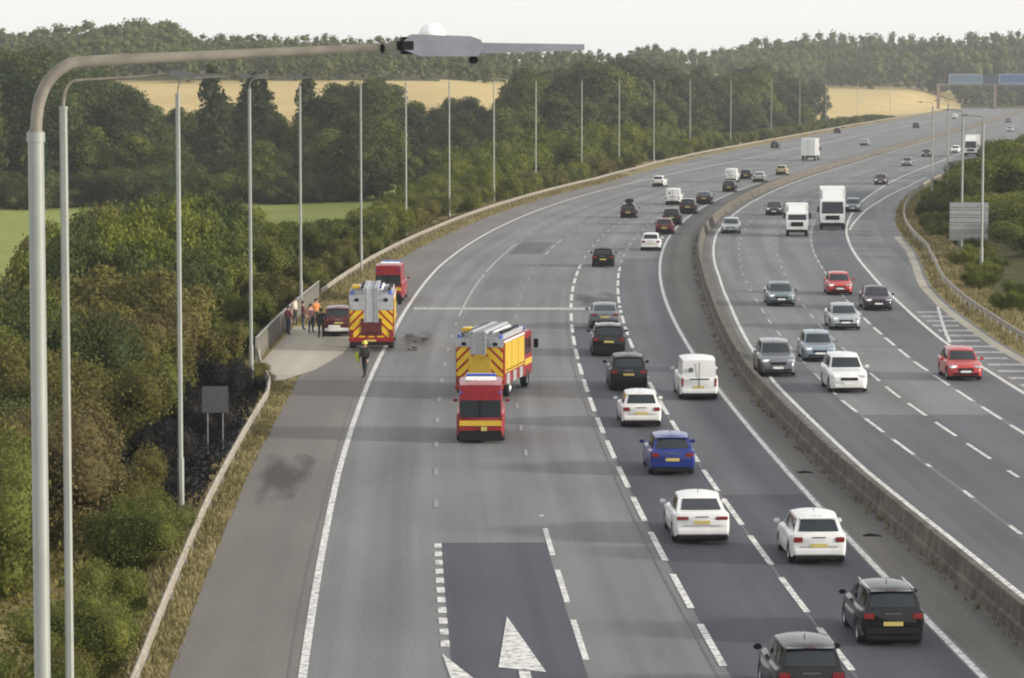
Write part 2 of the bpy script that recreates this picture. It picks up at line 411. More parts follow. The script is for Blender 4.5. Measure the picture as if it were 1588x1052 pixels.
# nose hatching beside the slip road
for k in range(15):
    s = 149 + k * 3.75
    strip('hatch_bar', lambda q: tb(T_R4, q) + 0.45, lambda q: tb(T_R4, q) + 2.3 + 0.25 * math.sin(k * 2.1), s, s + 1.2, 0.0135, W_HATCH, parent=road)
line('hatch_line', [(178.5, 14.95), (207, 17.7)], 178.5, 207, 0.2, W_PAINT, 0.019)
strip('drain_channel', lambda s: tb(T_RBAR, s) - 1.75, lambda s: tb(T_RBAR, s) - 1.15, 120, 300, 0.009, A_CONC, parent=road)
# tar seams along the lanes and across them
SEAM = plain('tar_seam', (0.12, 0.118, 0.116), 0.8, var=0.3)
for u_, a_, b_ in ((D3 - 0.3, 35, 560), (-17.4, 35, 450)):
    line('tar_seam', (lambda q, u0=u_: u0 + 0.03 * math.sin(q * 0.11 + u0)), a_, b_, 0.05, SEAM, 0.011)
for s_, ul_, ur_ in ((101.5, D1, D2), (113.1, D4, 0), (158, -17, -6.4), (189.6, D3, D4), (231, -20, 0), (262, D4, 0), (137, 3.4, 14), (176, 3.6, 14.2), (300, -17, 0)):
    strip('tar_seam', ul_ + 0.1, ur_ - 0.1, s_, s_ + 0.10, 0.0105, SEAM, parent=road)
# arrows painted in the second lane
def poly_mark(name, su, z=0.017):
    me = bpy.data.meshes.new(name); vs = [off(s, u, z) for s, u in su]
    me.from_pydata(vs, [], [tuple(range(len(vs)))]); me.materials.append(W_PAINT)
    o = bpy.data.objects.new(name, me); link(o, road); return o
def su_px(x, y): return to_su(*at(x, y))
poly_mark('arrow_head', [su_px(786, 957), su_px(773, 1036), su_px(847, 1043)])
poly_mark('arrow_stem', [su_px(804, 1040.5), su_px(822, 1042), su_px(838, 1110), su_px(818, 1110)])
poly_mark('arrow_head', [su_px(686, 1015), su_px(733, 1052), su_px(760, 1085), su_px(712, 1090)])

# ------------------------------------------------------------------ terrain
def sst(a, b, x):
    t = np.clip((x - a) / (b - a), 0, 1); return t * t * (3 - 2 * t)
def wob(x, y):
    return (np.sin(x * 0.021 + 1.3) * np.cos(y * 0.017) + 0.5 * np.sin(x * 0.055 + y * 0.043))
def refx(y):
    y = np.asarray(y, float)
    return np.where(y < 560, np.polyval(POLY, y / 400), X560 + H560 * (y - 560))
def refd(y):
    y = np.asarray(y, float)
    return np.where(y < 560, np.polyval(DPOLY, y / 400) / 400, H560)
def su_np(x, y):
    s = np.array(y, float)
    for _ in range(12):
        d = refd(s); s = s + 0.8 * ((x - refx(s)) * d + (y - s)) / (1 + d * d)
    d = refd(s); n = np.hypot(1, d)
    return s, ((x - refx(s)) - (y - s) * d) / n
def DZERO(t): return 575 + 545 * sst(-0.03, 0.13, t)
def zterrain(x, y):
    x = np.asarray(x, float); y = np.asarray(y, float)
    yc = np.clip(y, 0, 2600)
    s, u = su_np(x, yc)
    lb = np.interp(s, [t[0] for t in T_LBAR + T_LBAR2], [t[1] for t in T_LBAR + T_LBAR2]) - 3.0
    rb = np.interp(s, [t[0] for t in T_RBAR], [t[1] for t in T_RBAR]) + 2.0
    t = x / np.maximum(y, 50.0)
    # left country: low meadow, then a hill whose foot lies further away to the right
    d0 = DZERO(t)
    hill = (19.5 - 9.5 * sst(0.045, 0.10, t)) * sst(0, 620, y - d0) + 6 * sst(600, 1500, y - d0)
    low = -4.0 * (1 - sst(0, 350, y - d0 + 120))
    left = low + hill + 0.25 * wob(x, y)
    wl_ = sst(0, 30, lb - u)
    right = 4.2 * sst(0, 26, u - rb) + 5 * sst(300, 1500, y) * sst(5, 60, u - rb) + 0.25 * wob(x, y)
    wr_ = sst(0, 8, u - rb)
    z = np.where(u < 0, left * wl_, right * wr_)
    far = sst(1500, 1900, y)
    return z * (1 - far) + (np.maximum(left, 4) ) * far - 0.10
G_ROUGH = groundmat('rough_grass', (0.040, 0.046, 0.016), (0.075, 0.075, 0.028), (0.15, 0.12, 0.05), 0.5)
G_MEADOW = groundmat('meadow_grass', (0.175, 0.20, 0.052), (0.22, 0.242, 0.062), (0.27, 0.28, 0.078), 0.06)
G_WHEAT = groundmat('ripe_wheat', (0.40, 0.30, 0.13), (0.47, 0.36, 0.165), (0.52, 0.41, 0.20), 0.03)
rows = np.exp(np.linspace(math.log(25), math.log(3000), 300))
cols = np.linspace(-0.34, 0.40, 190)
gy, gt = np.meshgrid(rows, cols, indexing='ij'); gx = gt * gy
gx = np.where(gy < 60, gt * (gy + 30), gx)
gz = zterrain(gx, gy)
nr, nc = gz.shape
gs, gu = su_np(gx, np.clip(gy, 0, 2600))
zone = {0: [], 1: [], 2: []}
for i in range(nr - 1):
    for j in range(nc - 1):
        y = gy[i, j]; t = gt[i, j]; u = gu[i, j]
        k = 0
        if u < -32 and 240 < y < 640 and t < -0.01: k = 1
        d0 = DZERO(t)
        if u < -36 and 640 < y and 110 < y - d0 < (400 if t < 0.06 else 620): k = 2
        zone[k].append((i * nc + j, i * nc + j + 1, (i + 1) * nc + j + 1, (i + 1) * nc + j))
gv = np.stack([gx, gy, gz], -1).reshape(-1, 3)
for k, nm, mt in ((0, 'ground', G_ROUGH), (1, 'meadow', G_MEADOW), (2, 'wheat_field', G_WHEAT)):
    fs = np.array(zone[k]); used, inv = np.unique(fs, return_inverse=True)
    me = bpy.data.meshes.new(nm); me.from_pydata(gv[used].tolist(), [], inv.reshape(fs.shape).tolist())
    me.materials.append(mt); me.polygons.foreach_set('use_smooth', [True] * len(fs)); me.update()
    o = bpy.data.objects.new(nm, me); link(o); o['kind'] = 'structure'
def zt(x, y): return float(zterrain(np.array([x]), np.array([y]))[0])

G_DRY = groundmat('dry_verge_grass', (0.13, 0.11, 0.045), (0.25, 0.20, 0.085), (0.38, 0.31, 0.15), 0.7)
strip('verge', lambda s: tb(T_LROAD, s) - 7.0 - (0 if s < 700 else 2), T_LROAD, S0, S1, -0.02, G_DRY, kind='structure', across=4)
strip('verge', T_RROAD, lambda s: tb(T_RROAD, s) + 4.0, S0, S1, -0.02, G_DRY, kind='structure', across=2)

# ------------------------------------------------------------------ barriers
def loft_along(name, prof, uf, a, b, mat, parent=None, step=None):
    """profile (du, z) swept along an offset line"""
    uf = tablef(uf); st = stations(a, b); mb = MB(); n = len(prof); vs = []; fs = []
    for s in st:
        for du, z in prof: vs.append(off(s, uf(s) + du, z))
    for i in range(len(st) - 1):
        for k in range(n):
            fs.append((i * n + k, i * n + (k + 1) % n, (i + 1) * n + (k + 1) % n, (i + 1) * n + k))
    fs += [tuple(range(n)), tuple((len(st) - 1) * n + k for k in range(n))[::-1]]
    mb.add(vs, fs); return mb.build(name, mat, parent, smooth=20)
cb = loft_along('concrete_barrier', [(-0.27, 0.0), (-0.24, 0.28), (-0.15, 0.34), (-0.11, 0.82), (-0.08, 0.85), (0.08, 0.85), (0.11, 0.82), (0.15, 0.34), (0.24, 0.28), (0.27, 0.0)],
                lambda s: tb(T_MED, s), S0, S1, CONC)
tag(cb, 'long grey concrete step barrier running down the central reservation', 'barrier')
JT = plain('barrier_joint', (0.05, 0.046, 0.04), 0.95)
s = 42.0
jm = MB().prism([(-0.275, 0.0), (-0.245, 0.29), (-0.155, 0.345), (-0.115, 0.853), (0.115, 0.853), (0.155, 0.345), (0.245, 0.29), (0.275, 0.0)], -0.025, 0.025).mesh('joint', JT, 0)
while s < 420:
    o = bpy.data.objects.new('joint', jm); o.location = off(s, tb(T_MED, s)); o.rotation_euler = (0, 0, -heading(s)); link(o, cb); s += 6.0
BEAM = [(-0.05, 0.45), (-0.05, 0.78), (-0.02, 0.79), (0.05, 0.73), (0.05, 0.69), (-0.03, 0.64), (-0.03, 0.60), (0.05, 0.55), (0.05, 0.51), (-0.02, 0.45)]
pm = MB().box((0, 0, 0.36), (0.10, 0.06, 0.72)).mesh('post', STEEL, 0)
def guardrail(uf, a, b, label, sgn, gap, pend):
    e = empty('safety_barrier', off(a, tablef(uf)(a)))
    tag(e, label, 'barrier')
    rail = loft_along('rail', [(sgn * x, z) for x, z in BEAM][::sgn], uf, a, b, RAIL)
    rail.parent = e; rail.matrix_parent_inverse = Matrix.Translation(-e.location)
    s = a + 1.0; n = 0
    while s < min(b, pend) and n < 290:
        p = bpy.data.objects.new('post', pm); q = off(s, tablef(uf)(s) - sgn * 0.09)
        p.location = q - e.location; p.rotation_euler = (0, 0, -heading(s)); link(p, e); s += gap; n += 1
    return e
guardrail(T_LBAR, 45, 166, 'pale steel safety barrier along the dry grass beside the near hard shoulder', 1, 3.2, 166)
guardrail(T_LBAR2, 212, 1500, 'distant steel safety barrier on the outside of the long left bend', 1, 3.2, 640)
guardrail(T_RBAR, 60, 620, 'steel safety barrier along the right verge below the bushes', -1, 3.2, 560)
# parapet fence beside the concrete hardstanding
FENCE = plain('weathered_fence', (0.13, 0.118, 0.10), 0.75, 0.1, var=0.25, scale=2)
FENCE_TOP = plain('fence_rail', (0.28, 0.27, 0.24), 0.6, 0.2, var=0.2)
fe = empty('parapet_fence', off(166, -23.35)); tag(fe, 'grey brown panelled parapet fence beside the concrete hardstanding', 'fence')
s = 166.0
fp = MB().box((0, 1.0, 0.62), (0.05, 1.86, 1.12), bev=0.01).mesh('panel', FENCE, 0)
fq = MB().box((0, 0, 0.66), (0.11, 0.11, 1.32), bev=0.01).mesh('post', FENCE_TOP, 0)
fr = MB().box((0, 1.0, 1.30), (0.12, 1.99, 0.07), bev=0.01).mesh('top_rail', FENCE_TOP, 0)
while s < 212:
    h = -heading(s); q = off(s, -23.35) - fe.location
    for me, nm in ((fp, 'panel'), (fq, 'post'), (fr, 'top_rail')):
        o = bpy.data.objects.new(nm, me); o.location = q; o.rotation_euler = (0, 0, h); link(o, fe)
    s += 2.0

# ------------------------------------------------------------------ lamp columns
def lamp_mesh_parts(H, arm, r0, r1, thin):
    seg = 14 if not thin else 7
    col = MB().tube([(0, 0, -0.3), (0, 0, 2.2), (0, 0, 2.25), (0, 0, H - 0.45)], [r0 * 1.35, r0 * 1.35, r0, r0 * 0.94], seg)
    col.tube([(0, 0, H - 0.50), (0, 0, H - 0.43)], r0 * 1.07, seg)
    br = MB(); k = arm / 3.82
    pts = [(0, 0, H - 0.52), (0.004, 0, H - 0.40), (0.022, 0, H - 0.24), (0.08 * k, 0, H - 0.095), (0.195 * k, 0, H + 0.02), (0.37 * k, 0, H + 0.06), (1.09 * k, 0, H + 0.095), (1.8 * k, 0, H + 0.13), (2.57 * k, 0, H + 0.165)]
    rr = [r1, r1, r1, r1, r1, r1 * 0.96, r1 * 0.86, r1 * 0.76, r1 * 0.62]
    P_ = [Vector(p) for p in pts]; sm = []; sr = []
    for i in range(len(P_) - 1):
        a, b, c, d = P_[max(i - 1, 0)], P_[i], P_[i + 1], P_[min(i + 2, len(P_) - 1)]
        for j in range(5):
            t = j / 5; sm.append(0.5 * (2 * b + (c - a) * t + (2 * a - 5 * b + 4 * c - d) * t * t + (3 * b - a - 3 * c + d) * t ** 3)); sr.append(rr[i] + (rr[i + 1] - rr[i]) * t)
    sm.append(P_[-1]); sr.append(rr[-1])
    br.tube(sm, sr, seg)
    br.tube([(0, 0, H - 0.45), (0, 0, H - 0.415)], r1 * 1.22, seg)
    hd = MB(); x0 = 2.55 * k; x1 = 3.12 * k; z = H + 0.17
    prof = [(x0, -0.03), (x0 + 0.12, -0.075), (x1 - 0.05, -0.075), (x1, -0.02), (x1 - 0.03, 0.04), (x1 - 0.10, 0.065), (x0 + 0.06, 0.078), (x0, 0.03)]
    hd.prism([(p[0], z + p[1]) for p in prof], -0.16, 0.16)
    bw = MB(); bw.prism([(x1 - 0.02, z - 0.055), (arm, z - 0.03), (arm, z + 0.01), (x1 - 0.02, z + 0.02)], -0.13, 0.13)
    pc = MB().lathe([(0.0, 0.155), (0.04, 0.152), (0.075, 0.13), (0.092, 0.09), (0.095, 0.06)], 'z', (x0 + 0.21, 0, z), 12)
    bk = MB().box((x1 - 0.07, 0, z - 0.10), (0.06, 0.1, 0.05), bev=0.01).box((x0 - 0.14, 0, z - 0.02), (0.03, 0.1, 0.07), bev=0.01)
    cp = MB().box((x0 + 0.03, 0, z + 0.0), (0.14, 0.335, 0.12), bev=0.03)
    return [('end_cap', cp.mesh('end_cap', TRIM)), ('column', col.mesh('column', POST)), ('bracket_arm', br.mesh('bracket_arm', BRACKET)), ('lantern', hd.mesh('lantern', LANTERN, 30)),
            ('lamp_bowl', bw.mesh('lamp_bowl', LANTERN, 30)), ('photocell', pc.mesh('photocell', WPLATE)), ('latch', bk.mesh('latch', TRIM, 0))]
NEARP = lamp_mesh_parts(15.05, 3.82, 0.060, 0.042, False)
LANTERN0 = LANTERN; LANTERN = plain('lantern_dark', (0.10, 0.105, 0.10), 0.6)
FARP = lamp_mesh_parts(14.9, 3.0, 0.082, 0.028, True)
RIGHTP = lamp_mesh_parts(12.0, 1.8, 0.10, 0.036, True)
LANTERN = LANTERN0
def lamp(x, y, rz, parts, label, group, zoff=0.0):
    e = empty('lamp_column', (x, y, zoff), rz); tag(e, label, 'street lamp', group)
    for nm, me in (parts if parts is NEARP else [p for p in parts if p[0] not in ('photocell', 'latch', 'end_cap')]): link(bpy.data.objects.new(nm, me), e)
    return e
GL = 'lamp columns along the left verge'
x = (57 - CX) / F_PX * 22.0
lamp(x, 22.0, 0.09, NEARP, 'nearest lamp column with its long arm and grey lantern crossing the top', GL)
LP = [(100, 60, 'thick pale lamp column just right of the nearest one at far left'), (277, 106, 'lamp column rising from the bushes left of the small grey sign'),
      (388, 151, 'lamp column standing just before the start of the panelled parapet fence'), (466, 199, 'lamp column behind the panelled parapet fence'),
      (560, 243, 'lamp column standing above the fire engine on the hard shoulder')]
for px, d, lb in LP:
    lamp((px - CX) / F_PX * d, d, -heading(d) + 0.02, FARP, lb, GL, zt((px - CX) / F_PX * d, d) * 0 - 0.02)
FL = [(630, 372), (697, 341), (766, 315), (831, 297), (902, 281), (960, 262), (1014, 252), (1070, 240), (1133, 227), (1196, 214.5), (1240, 206), (1281, 199.5), (1330, 192), (1380, 185)]
nthw = ['first', 'second', 'third', 'fourth', 'fifth', 'sixth', 'seventh', 'eighth', 'ninth', 'tenth', 'eleventh', 'twelfth', 'thirteenth', 'fourteenth']
for (px, py), w in zip(FL, nthw):
    X, Y = at(px, py)
    lamp(X, Y, -heading(Y), FARP, '%s lamp column beyond the hard shoulder fire engine on the left verge' % w, GL)
for (px, py), w in zip([(1522, 430), (1491, 386), (1469, 309), (1445, 322)], ['nearest lamp column on the right verge in front of the grey sign back', 'lamp column beside the left half of the grey sign back', 'thin lamp column second from left on the right verge', 'leftmost lamp column on the right verge near the slip road']):
    X, Y = at(px, py)
    lamp(X, Y, PI - heading(Y), RIGHTP, w, 'lamp columns on the right verge', max(0, zt(X, Y)) * 0)

# ------------------------------------------------------------------ signs, gantry, house
SIGNBACK = plain('sign_back_grey', (0.36, 0.38, 0.38), 0.5, 0.4, var=0.12)
SIGNGREY = plain('marker_grey', (0.16, 0.16, 0.165), 0.6, var=0.2)
BLUE_P = plain('pale_blue_sign', (0.14, 0.21, 0.30), 0.55); BLUE_S = plain('blue_sign', (0.08, 0.15, 0.32), 0.55)
DARKBOX = plain('signal_housing', (0.03, 0.035, 0.045), 0.6)
X, Y = at(1502, 392); zb = max(0.0, zt(X, Y)) * 0.3
e = empty('road_sign', (X, Y, 0), -heading(Y)); tag(e, 'large grey sign seen from behind on two posts among right verge lamps', 'sign')
for k in range(5): MB().box((0, 0, 1.35 + k * 0.66), (3.3, 0.05, 0.62), bev=0.01).build('panel', SIGNBACK, e)
for k in range(5): MB().box((0, -0.07, 1.35 + k * 0.66), (3.1, 0.05, 0.07)).build('rib', STEEL, e)
for sx in (-0.85, 0.95): MB().tube([(sx, 0.10, -0.2), (sx, 0.10, 4.2)], 0.08, 8).build('post', POST, e)
X, Y = at(338, 707, 0)
e = empty('marker_sign', (X - 0.1, Y, -0.1), 0.08); tag(e, 'small plain grey sign on two posts in the charred patch behind the barrier', 'sign')
MB().box((0, 0, 2.35), (1.05, 0.04, 1.05), bev=0.015).build('panel', plain('dull_sign', (0.065, 0.066, 0.068), 0.7, 0.1), e)
for sx in (-0.3, 0.3): MB().tube([(sx, 0.06, -0.3), (sx, 0.06, 2.8)], 0.03, 6).build('post', SIGNGREY, e)

g0 = off(1470, -40); gh = -heading(1470)
e = empty('sign_gantry', g0, gh); tag(e, 'overhead gantry with blue direction signs across the far end of the motorway', 'gantry')
MB().box((0.0, 0, 5.6), (1.5, 1.0, 11.3), bev=0.1).build('leg', plain('gantry_leg', (0.30, 0.22, 0.18), 0.7), e)
MB().box((26.2, 0, 5.6), (1.2, 1.0, 11.3), bev=0.1).build('leg', MC['gantry_leg'], e)
MB().box((52.0, 0, 5.6), (1.2, 1.0, 11.3), bev=0.1).build('leg', MC['gantry_leg'], e)
MB().box((26.0, 0, 11.55), (53.6, 0.9, 0.9), bev=0.05).build('beam', LANTERN, e)
for xx, w, mt in ((12.6, 15.6, BLUE_P), (40.4, 25.0, BLUE_S)):
    pnl = MB().box((xx, -0.6, 14.3), (w, 0.15, 4.4), bev=0.03).build('sign_panel', mt, e)
    for zz in (12.25, 16.35): MB().box((xx, -0.69, zz), (w - 0.3, 0.03, 0.14)).build('border', WPLATE, pnl)
    for q in (-1, 1): MB().box((xx + q * (w / 2 - 0.22), -0.69, 14.3), (0.14, 0.03, 3.94)).build('border', WPLATE, pnl)
MB().box((24.15, -0.6, 14.2), (7.3, 0.4, 3.9), bev=0.05).build('message_board', plain('board_dark_blue', (0.045, 0.065, 0.10), 0.6), e)
for xx in (8.0, 17.5, 29.0, 34.5, 40.0, 46): MB().box((xx, -0.55, 10.0), (2.2, 0.5, 2.1), bev=0.1).build('lane_signal', DARKBOX, e)

# ------------------------------------------------------------------ vegetation
def leaves(n, lobes, leaf, seed, up=0.35, core=True, flat=0.8):
    r = np.random.default_rng(seed); L = np.array(lobes, float)
    w = L[:, 3] * L[:, 4]; idx = r.choice(len(L), n, p=w / w.sum())
    d = r.normal(size=(n, 3)); d[:, 2] = d[:, 2] * 0.9 + up * 0.6; d /= np.linalg.norm(d, axis=1)[:, None]
    rad = 0.70 + 0.36 * r.random(n) ** 0.8 + np.where(r.random(n) < 0.10, 0.30 * r.random(n), 0)
    c = L[idx, :3] + d * np.stack([L[idx, 3], L[idx, 3], L[idx, 4]], 1) * rad[:, None]
    nn = d * flat + r.normal(size=(n, 3)) * 0.75; nn /= np.linalg.norm(nn, axis=1)[:, None]
    a = np.cross(nn, r.normal(size=(n, 3))); a /= np.linalg.norm(a, axis=1)[:, None]; b = np.cross(nn, a)
    sz = leaf * (0.55 + 0.9 * r.random(n)); a *= (sz * 0.75)[:, None]; b *= (sz * 0.42)[:, None]
    V = np.stack([c - a, c + b * 0.9 - a * 0.1, c + a, c - b], 1).reshape(-1, 3)
    Fq = np.arange(n * 4).reshape(n, 4)
    if core:
        t = (1 + 5 ** 0.5) / 2
        ico = np.array([(-1,t,0),(1,t,0),(-1,-t,0),(1,-t,0),(0,-1,t),(0,1,t),(0,-1,-t),(0,1,-t),(t,0,-1),(t,0,1),(-t,0,-1),(-t,0,1)]) / 1.902
        icf = np.array([(0,11,5),(0,5,1),(0,1,7),(0,7,10),(0,10,11),(1,5,9),(5,11,4),(11,10,2),(10,7,6),(7,1,8),(3,9,4),(3,4,2),(3,2,6),(3,6,8),(3,8,9),(4,9,5),(2,4,11),(6,2,10),(8,6,7),(9,8,1)])
        cv = []; cf = []
        for q in L:
            cf.append(icf + len(V) + 12 * len(cv)); cv.append(ico * np.array([q[3], q[3], q[4]]) * 0.70 + q[:3])
        return V, Fq, np.concatenate(cv), np.concatenate(cf)
    return V, Fq, np.zeros((0, 3)), np.zeros((0, 3), int)
def np_mesh(name, V, Fq, V2, F3, mat):
    me = bpy.data.meshes.new(name); VV = np.concatenate([V, V2]) if len(V2) else V
    nq, nt = len(Fq), len(F3)
    me.vertices.add(len(VV)); me.vertices.foreach_set('co', VV.astype(np.float32).ravel())
    me.loops.add(nq * 4 + nt * 3)
    me.loops.foreach_set('vertex_index', np.concatenate([Fq.ravel(), F3.ravel()]).astype(np.int32))
    me.polygons.add(nq + nt)
    me.polygons.foreach_set('loop_start', np.concatenate([np.arange(nq) * 4, nq * 4 + np.arange(nt) * 3]).astype(np.int32))
    me.materials.append(mat); me.update(calc_edges=True); me.validate(); return me

L_GREEN = leafmat('leaf_green', (0.0442, 0.0568, 0.0123), (0.0926, 0.1088, 0.0244), (0.1630, 0.1750, 0.0407))
L_BRIGHT = leafmat('leaf_bright', (0.0486, 0.0619, 0.0088), (0.1119, 0.1334, 0.0213), (0.1896, 0.1978, 0.0364))
L_OLIVE = leafmat('leaf_olive', (0.0537, 0.0520, 0.0155), (0.1129, 0.1050, 0.0297), (0.1880, 0.1680, 0.0508))
L_RUST = leafmat('leaf_rust', (0.0570, 0.0484, 0.0194), (0.1092, 0.0884, 0.0349), (0.1615, 0.1302, 0.0543))
L_DARK = leafmat('leaf_dark', (0.0292, 0.0430, 0.0145), (0.0583, 0.0768, 0.0240), (0.1045, 0.1244, 0.0368))
L_CONIFER = leafmat('leaf_conifer', (0.0159, 0.0249, 0.0104), (0.0315, 0.0452, 0.0168), (0.0608, 0.0747, 0.0255))
L_FAR = leafmat('leaf_far', (0.0437, 0.0589, 0.0208), (0.0802, 0.0973, 0.0336), (0.1276, 0.1402, 0.0480))
L_CHAR = leafmat('leaf_charred', (0.008, 0.008, 0.008), (0.018, 0.017, 0.018), (0.045, 0.040, 0.036), 0.05)
BARK = plain('bark', (0.075, 0.060, 0.045), 0.95, var=0.4, scale=4)

def bush_lobes(seed):
    r = random.Random(seed); out = [(0, 0, 0.55, 0.62, 0.60)]
    for k in range(16):
        a = r.uniform(0, 6.28); d = r.uniform(0.25, 0.85); q = r.uniform(0.13, 0.38)
        out.append((d * math.cos(a), d * math.sin(a), r.uniform(0.22, 1.05), q, q * r.uniform(0.9, 1.3)))
    return out
def tree_lobes(seed, spread=0.36, lo=0.14):
    r = random.Random(seed); out = [(0, 0, 0.62, spread * 0.72, 0.30)]
    for k in range(26):
        a = r.uniform(0, 6.28); h = r.uniform(lo, 0.95); wd = spread * math.sin(PI * min(0.97, (h - lo + 0.16) / (1.06 - lo))) ** 0.7
        d = wd * r.uniform(0.35, 0.95); q = r.uniform(0.055, 0.155)
        out.append((d * math.cos(a), d * math.sin(a), h, q, q * r.uniform(0.8, 1.1)))
    return out
def spire_lobes(seed):
    r = random.Random(seed); out = []
    for k in range(14):
        h = 0.12 + 0.85 * k / 13; w = 0.17 * (1 - h) ** 0.45 + 0.02
        for q in range(2):
            a = r.uniform(0, 6.28); out.append((w * 0.5 * math.cos(a), w * 0.5 * math.sin(a), h, w * 0.75, 0.075))
    return out
BUSH = [np_mesh('foliage', *leaves(12000, bush_lobes(s), 0.042, s), L_GREEN) for s in (1, 2, 3, 4, 5)]
BUSH_FINE = [np_mesh('foliage', *leaves(22000, bush_lobes(s), 0.026, s), L_GREEN) for s in (11, 12, 13)]
TREE = [np_mesh('crown', *leaves(8000, tree_lobes(s), 0.023, s), L_DARK) for s in (21, 22, 23, 24)]
SPIRE = [np_mesh('crown', *leaves(4200, spire_lobes(s), 0.026, s, up=0.1), L_CONIFER) for s in (31, 32)]
def stems_mesh(seed, n, h, r0, spread):
    r = random.Random(seed); mb = MB()
    for k in range(n):
        a = r.uniform(0, 6.28); d = r.uniform(0.3, 1) * spread
        mb.tube([(0.05 * math.cos(a), 0.05 * math.sin(a), -0.06), (0.5 * d * math.cos(a), 0.5 * d * math.sin(a), h * 0.5), (d * math.cos(a + .3), d * math.sin(a + .3), h)], [r0, r0 * 0.7, r0 * 0.3], 5)
    return mb.mesh('stems', BARK)
STEMS = [stems_mesh(s, 5, 0.8, 0.035, 0.5) for s in (41, 42)]
def trunk_mesh(seed):
    r = random.Random(seed); mb = MB().tube([(0, 0, -0.03), (0.004, 0, 0.15), (-0.006, 0.004, 0.45), (0, 0, 0.8)], [0.026, 0.019, 0.013, 0.004], 7)
    for k in range(6):
        a = r.uniform(0, 6.28); h = r.uniform(0.22, 0.5); d = r.uniform(0.12, 0.26)
        mb.tube([(0, 0, h), (d * 0.5 * math.cos(a), d * 0.5 * math.sin(a), h + 0.10), (d * math.cos(a), d * math.sin(a), h + 0.24)], [0.010, 0.007, 0.003], 5)
    return mb.mesh('trunk', BARK)
TRUNK = [trunk_mesh(s) for s in (51, 52)]
def setmat(o, m):
    o.material_slots[0].link = 'OBJECT'; o.material_slots[0].material = m
nveg = [0]
ORD = ['nearest'] + [w + ' nearest' for w in 'second third fourth fifth sixth seventh eighth ninth tenth eleventh twelfth thirteenth fourteenth fifteenth sixteenth seventeenth eighteenth nineteenth twentieth'.split()]
ORD += ['twenty-%s nearest' % w for w in 'first second third fourth fifth sixth seventh eighth ninth'.split()] + ['thirtieth nearest'] + ['thirty-%s nearest' % w for w in 'first second third fourth fifth sixth seventh eighth ninth'.split()]
PEND = []
def later(o, key, order, fmt):
    PEND.append((key, order, o, fmt))
def flush_labels():
    by = {}
    for k, q, o, f in PEND: by.setdefault((k, f), []).append((q, o))
    for (k, f), lst in by.items():
        lst.sort(key=lambda t: t[0])
        for i, (q, o) in enumerate(lst):
            w = ORD[min(i, len(ORD) - 1)] if f == 'near' else ORD[min(i, len(ORD) - 1)].replace(' nearest', '').replace('nearest', 'first') + ' from left'
            o['label'] = (w + ' ' + k) if len(lst) > 1 else k
    PEND.clear()
def bush(x, y, r, h, mat, label, group, fine=False, z=None):
    k = nveg[0]; nveg[0] += 1
    e = empty('bush', (x, y, zt(x, y) if z is None else z), random.uniform(0, 6.28)); tag(e, label, 'bush', group)
    f = bpy.data.objects.new('foliage', (BUSH_FINE if fine else BUSH)[k % (3 if fine else 5)]); link(f, e); setmat(f, mat)
    f.scale = (r, r * random.uniform(0.85, 1.15), h / 1.42)
    st = bpy.data.objects.new('stems', STEMS[k % 2]); link(st, e); st.scale = (r, r, h / 1.42)
    return e
def tree(x, y, h, mat, label, group, spire=False, wide=1.0, z=None):
    k = nveg[0]; nveg[0] += 1
    e = empty('conifer_tree' if spire else 'tree', (x, y, zt(x, y) if z is None else z), random.uniform(0, 6.28)); tag(e, label, 'tree', group)
    f = bpy.data.objects.new('crown', (SPIRE[k % 2] if spire else TREE[k % 4])); link(f, e); setmat(f, mat)
    f.scale = (h * wide, h * wide * random.uniform(0.9, 1.1), h)
    t = bpy.data.objects.new('trunk', TRUNK[k % 2]); link(t, e); t.scale = (h, h, h)
    return e

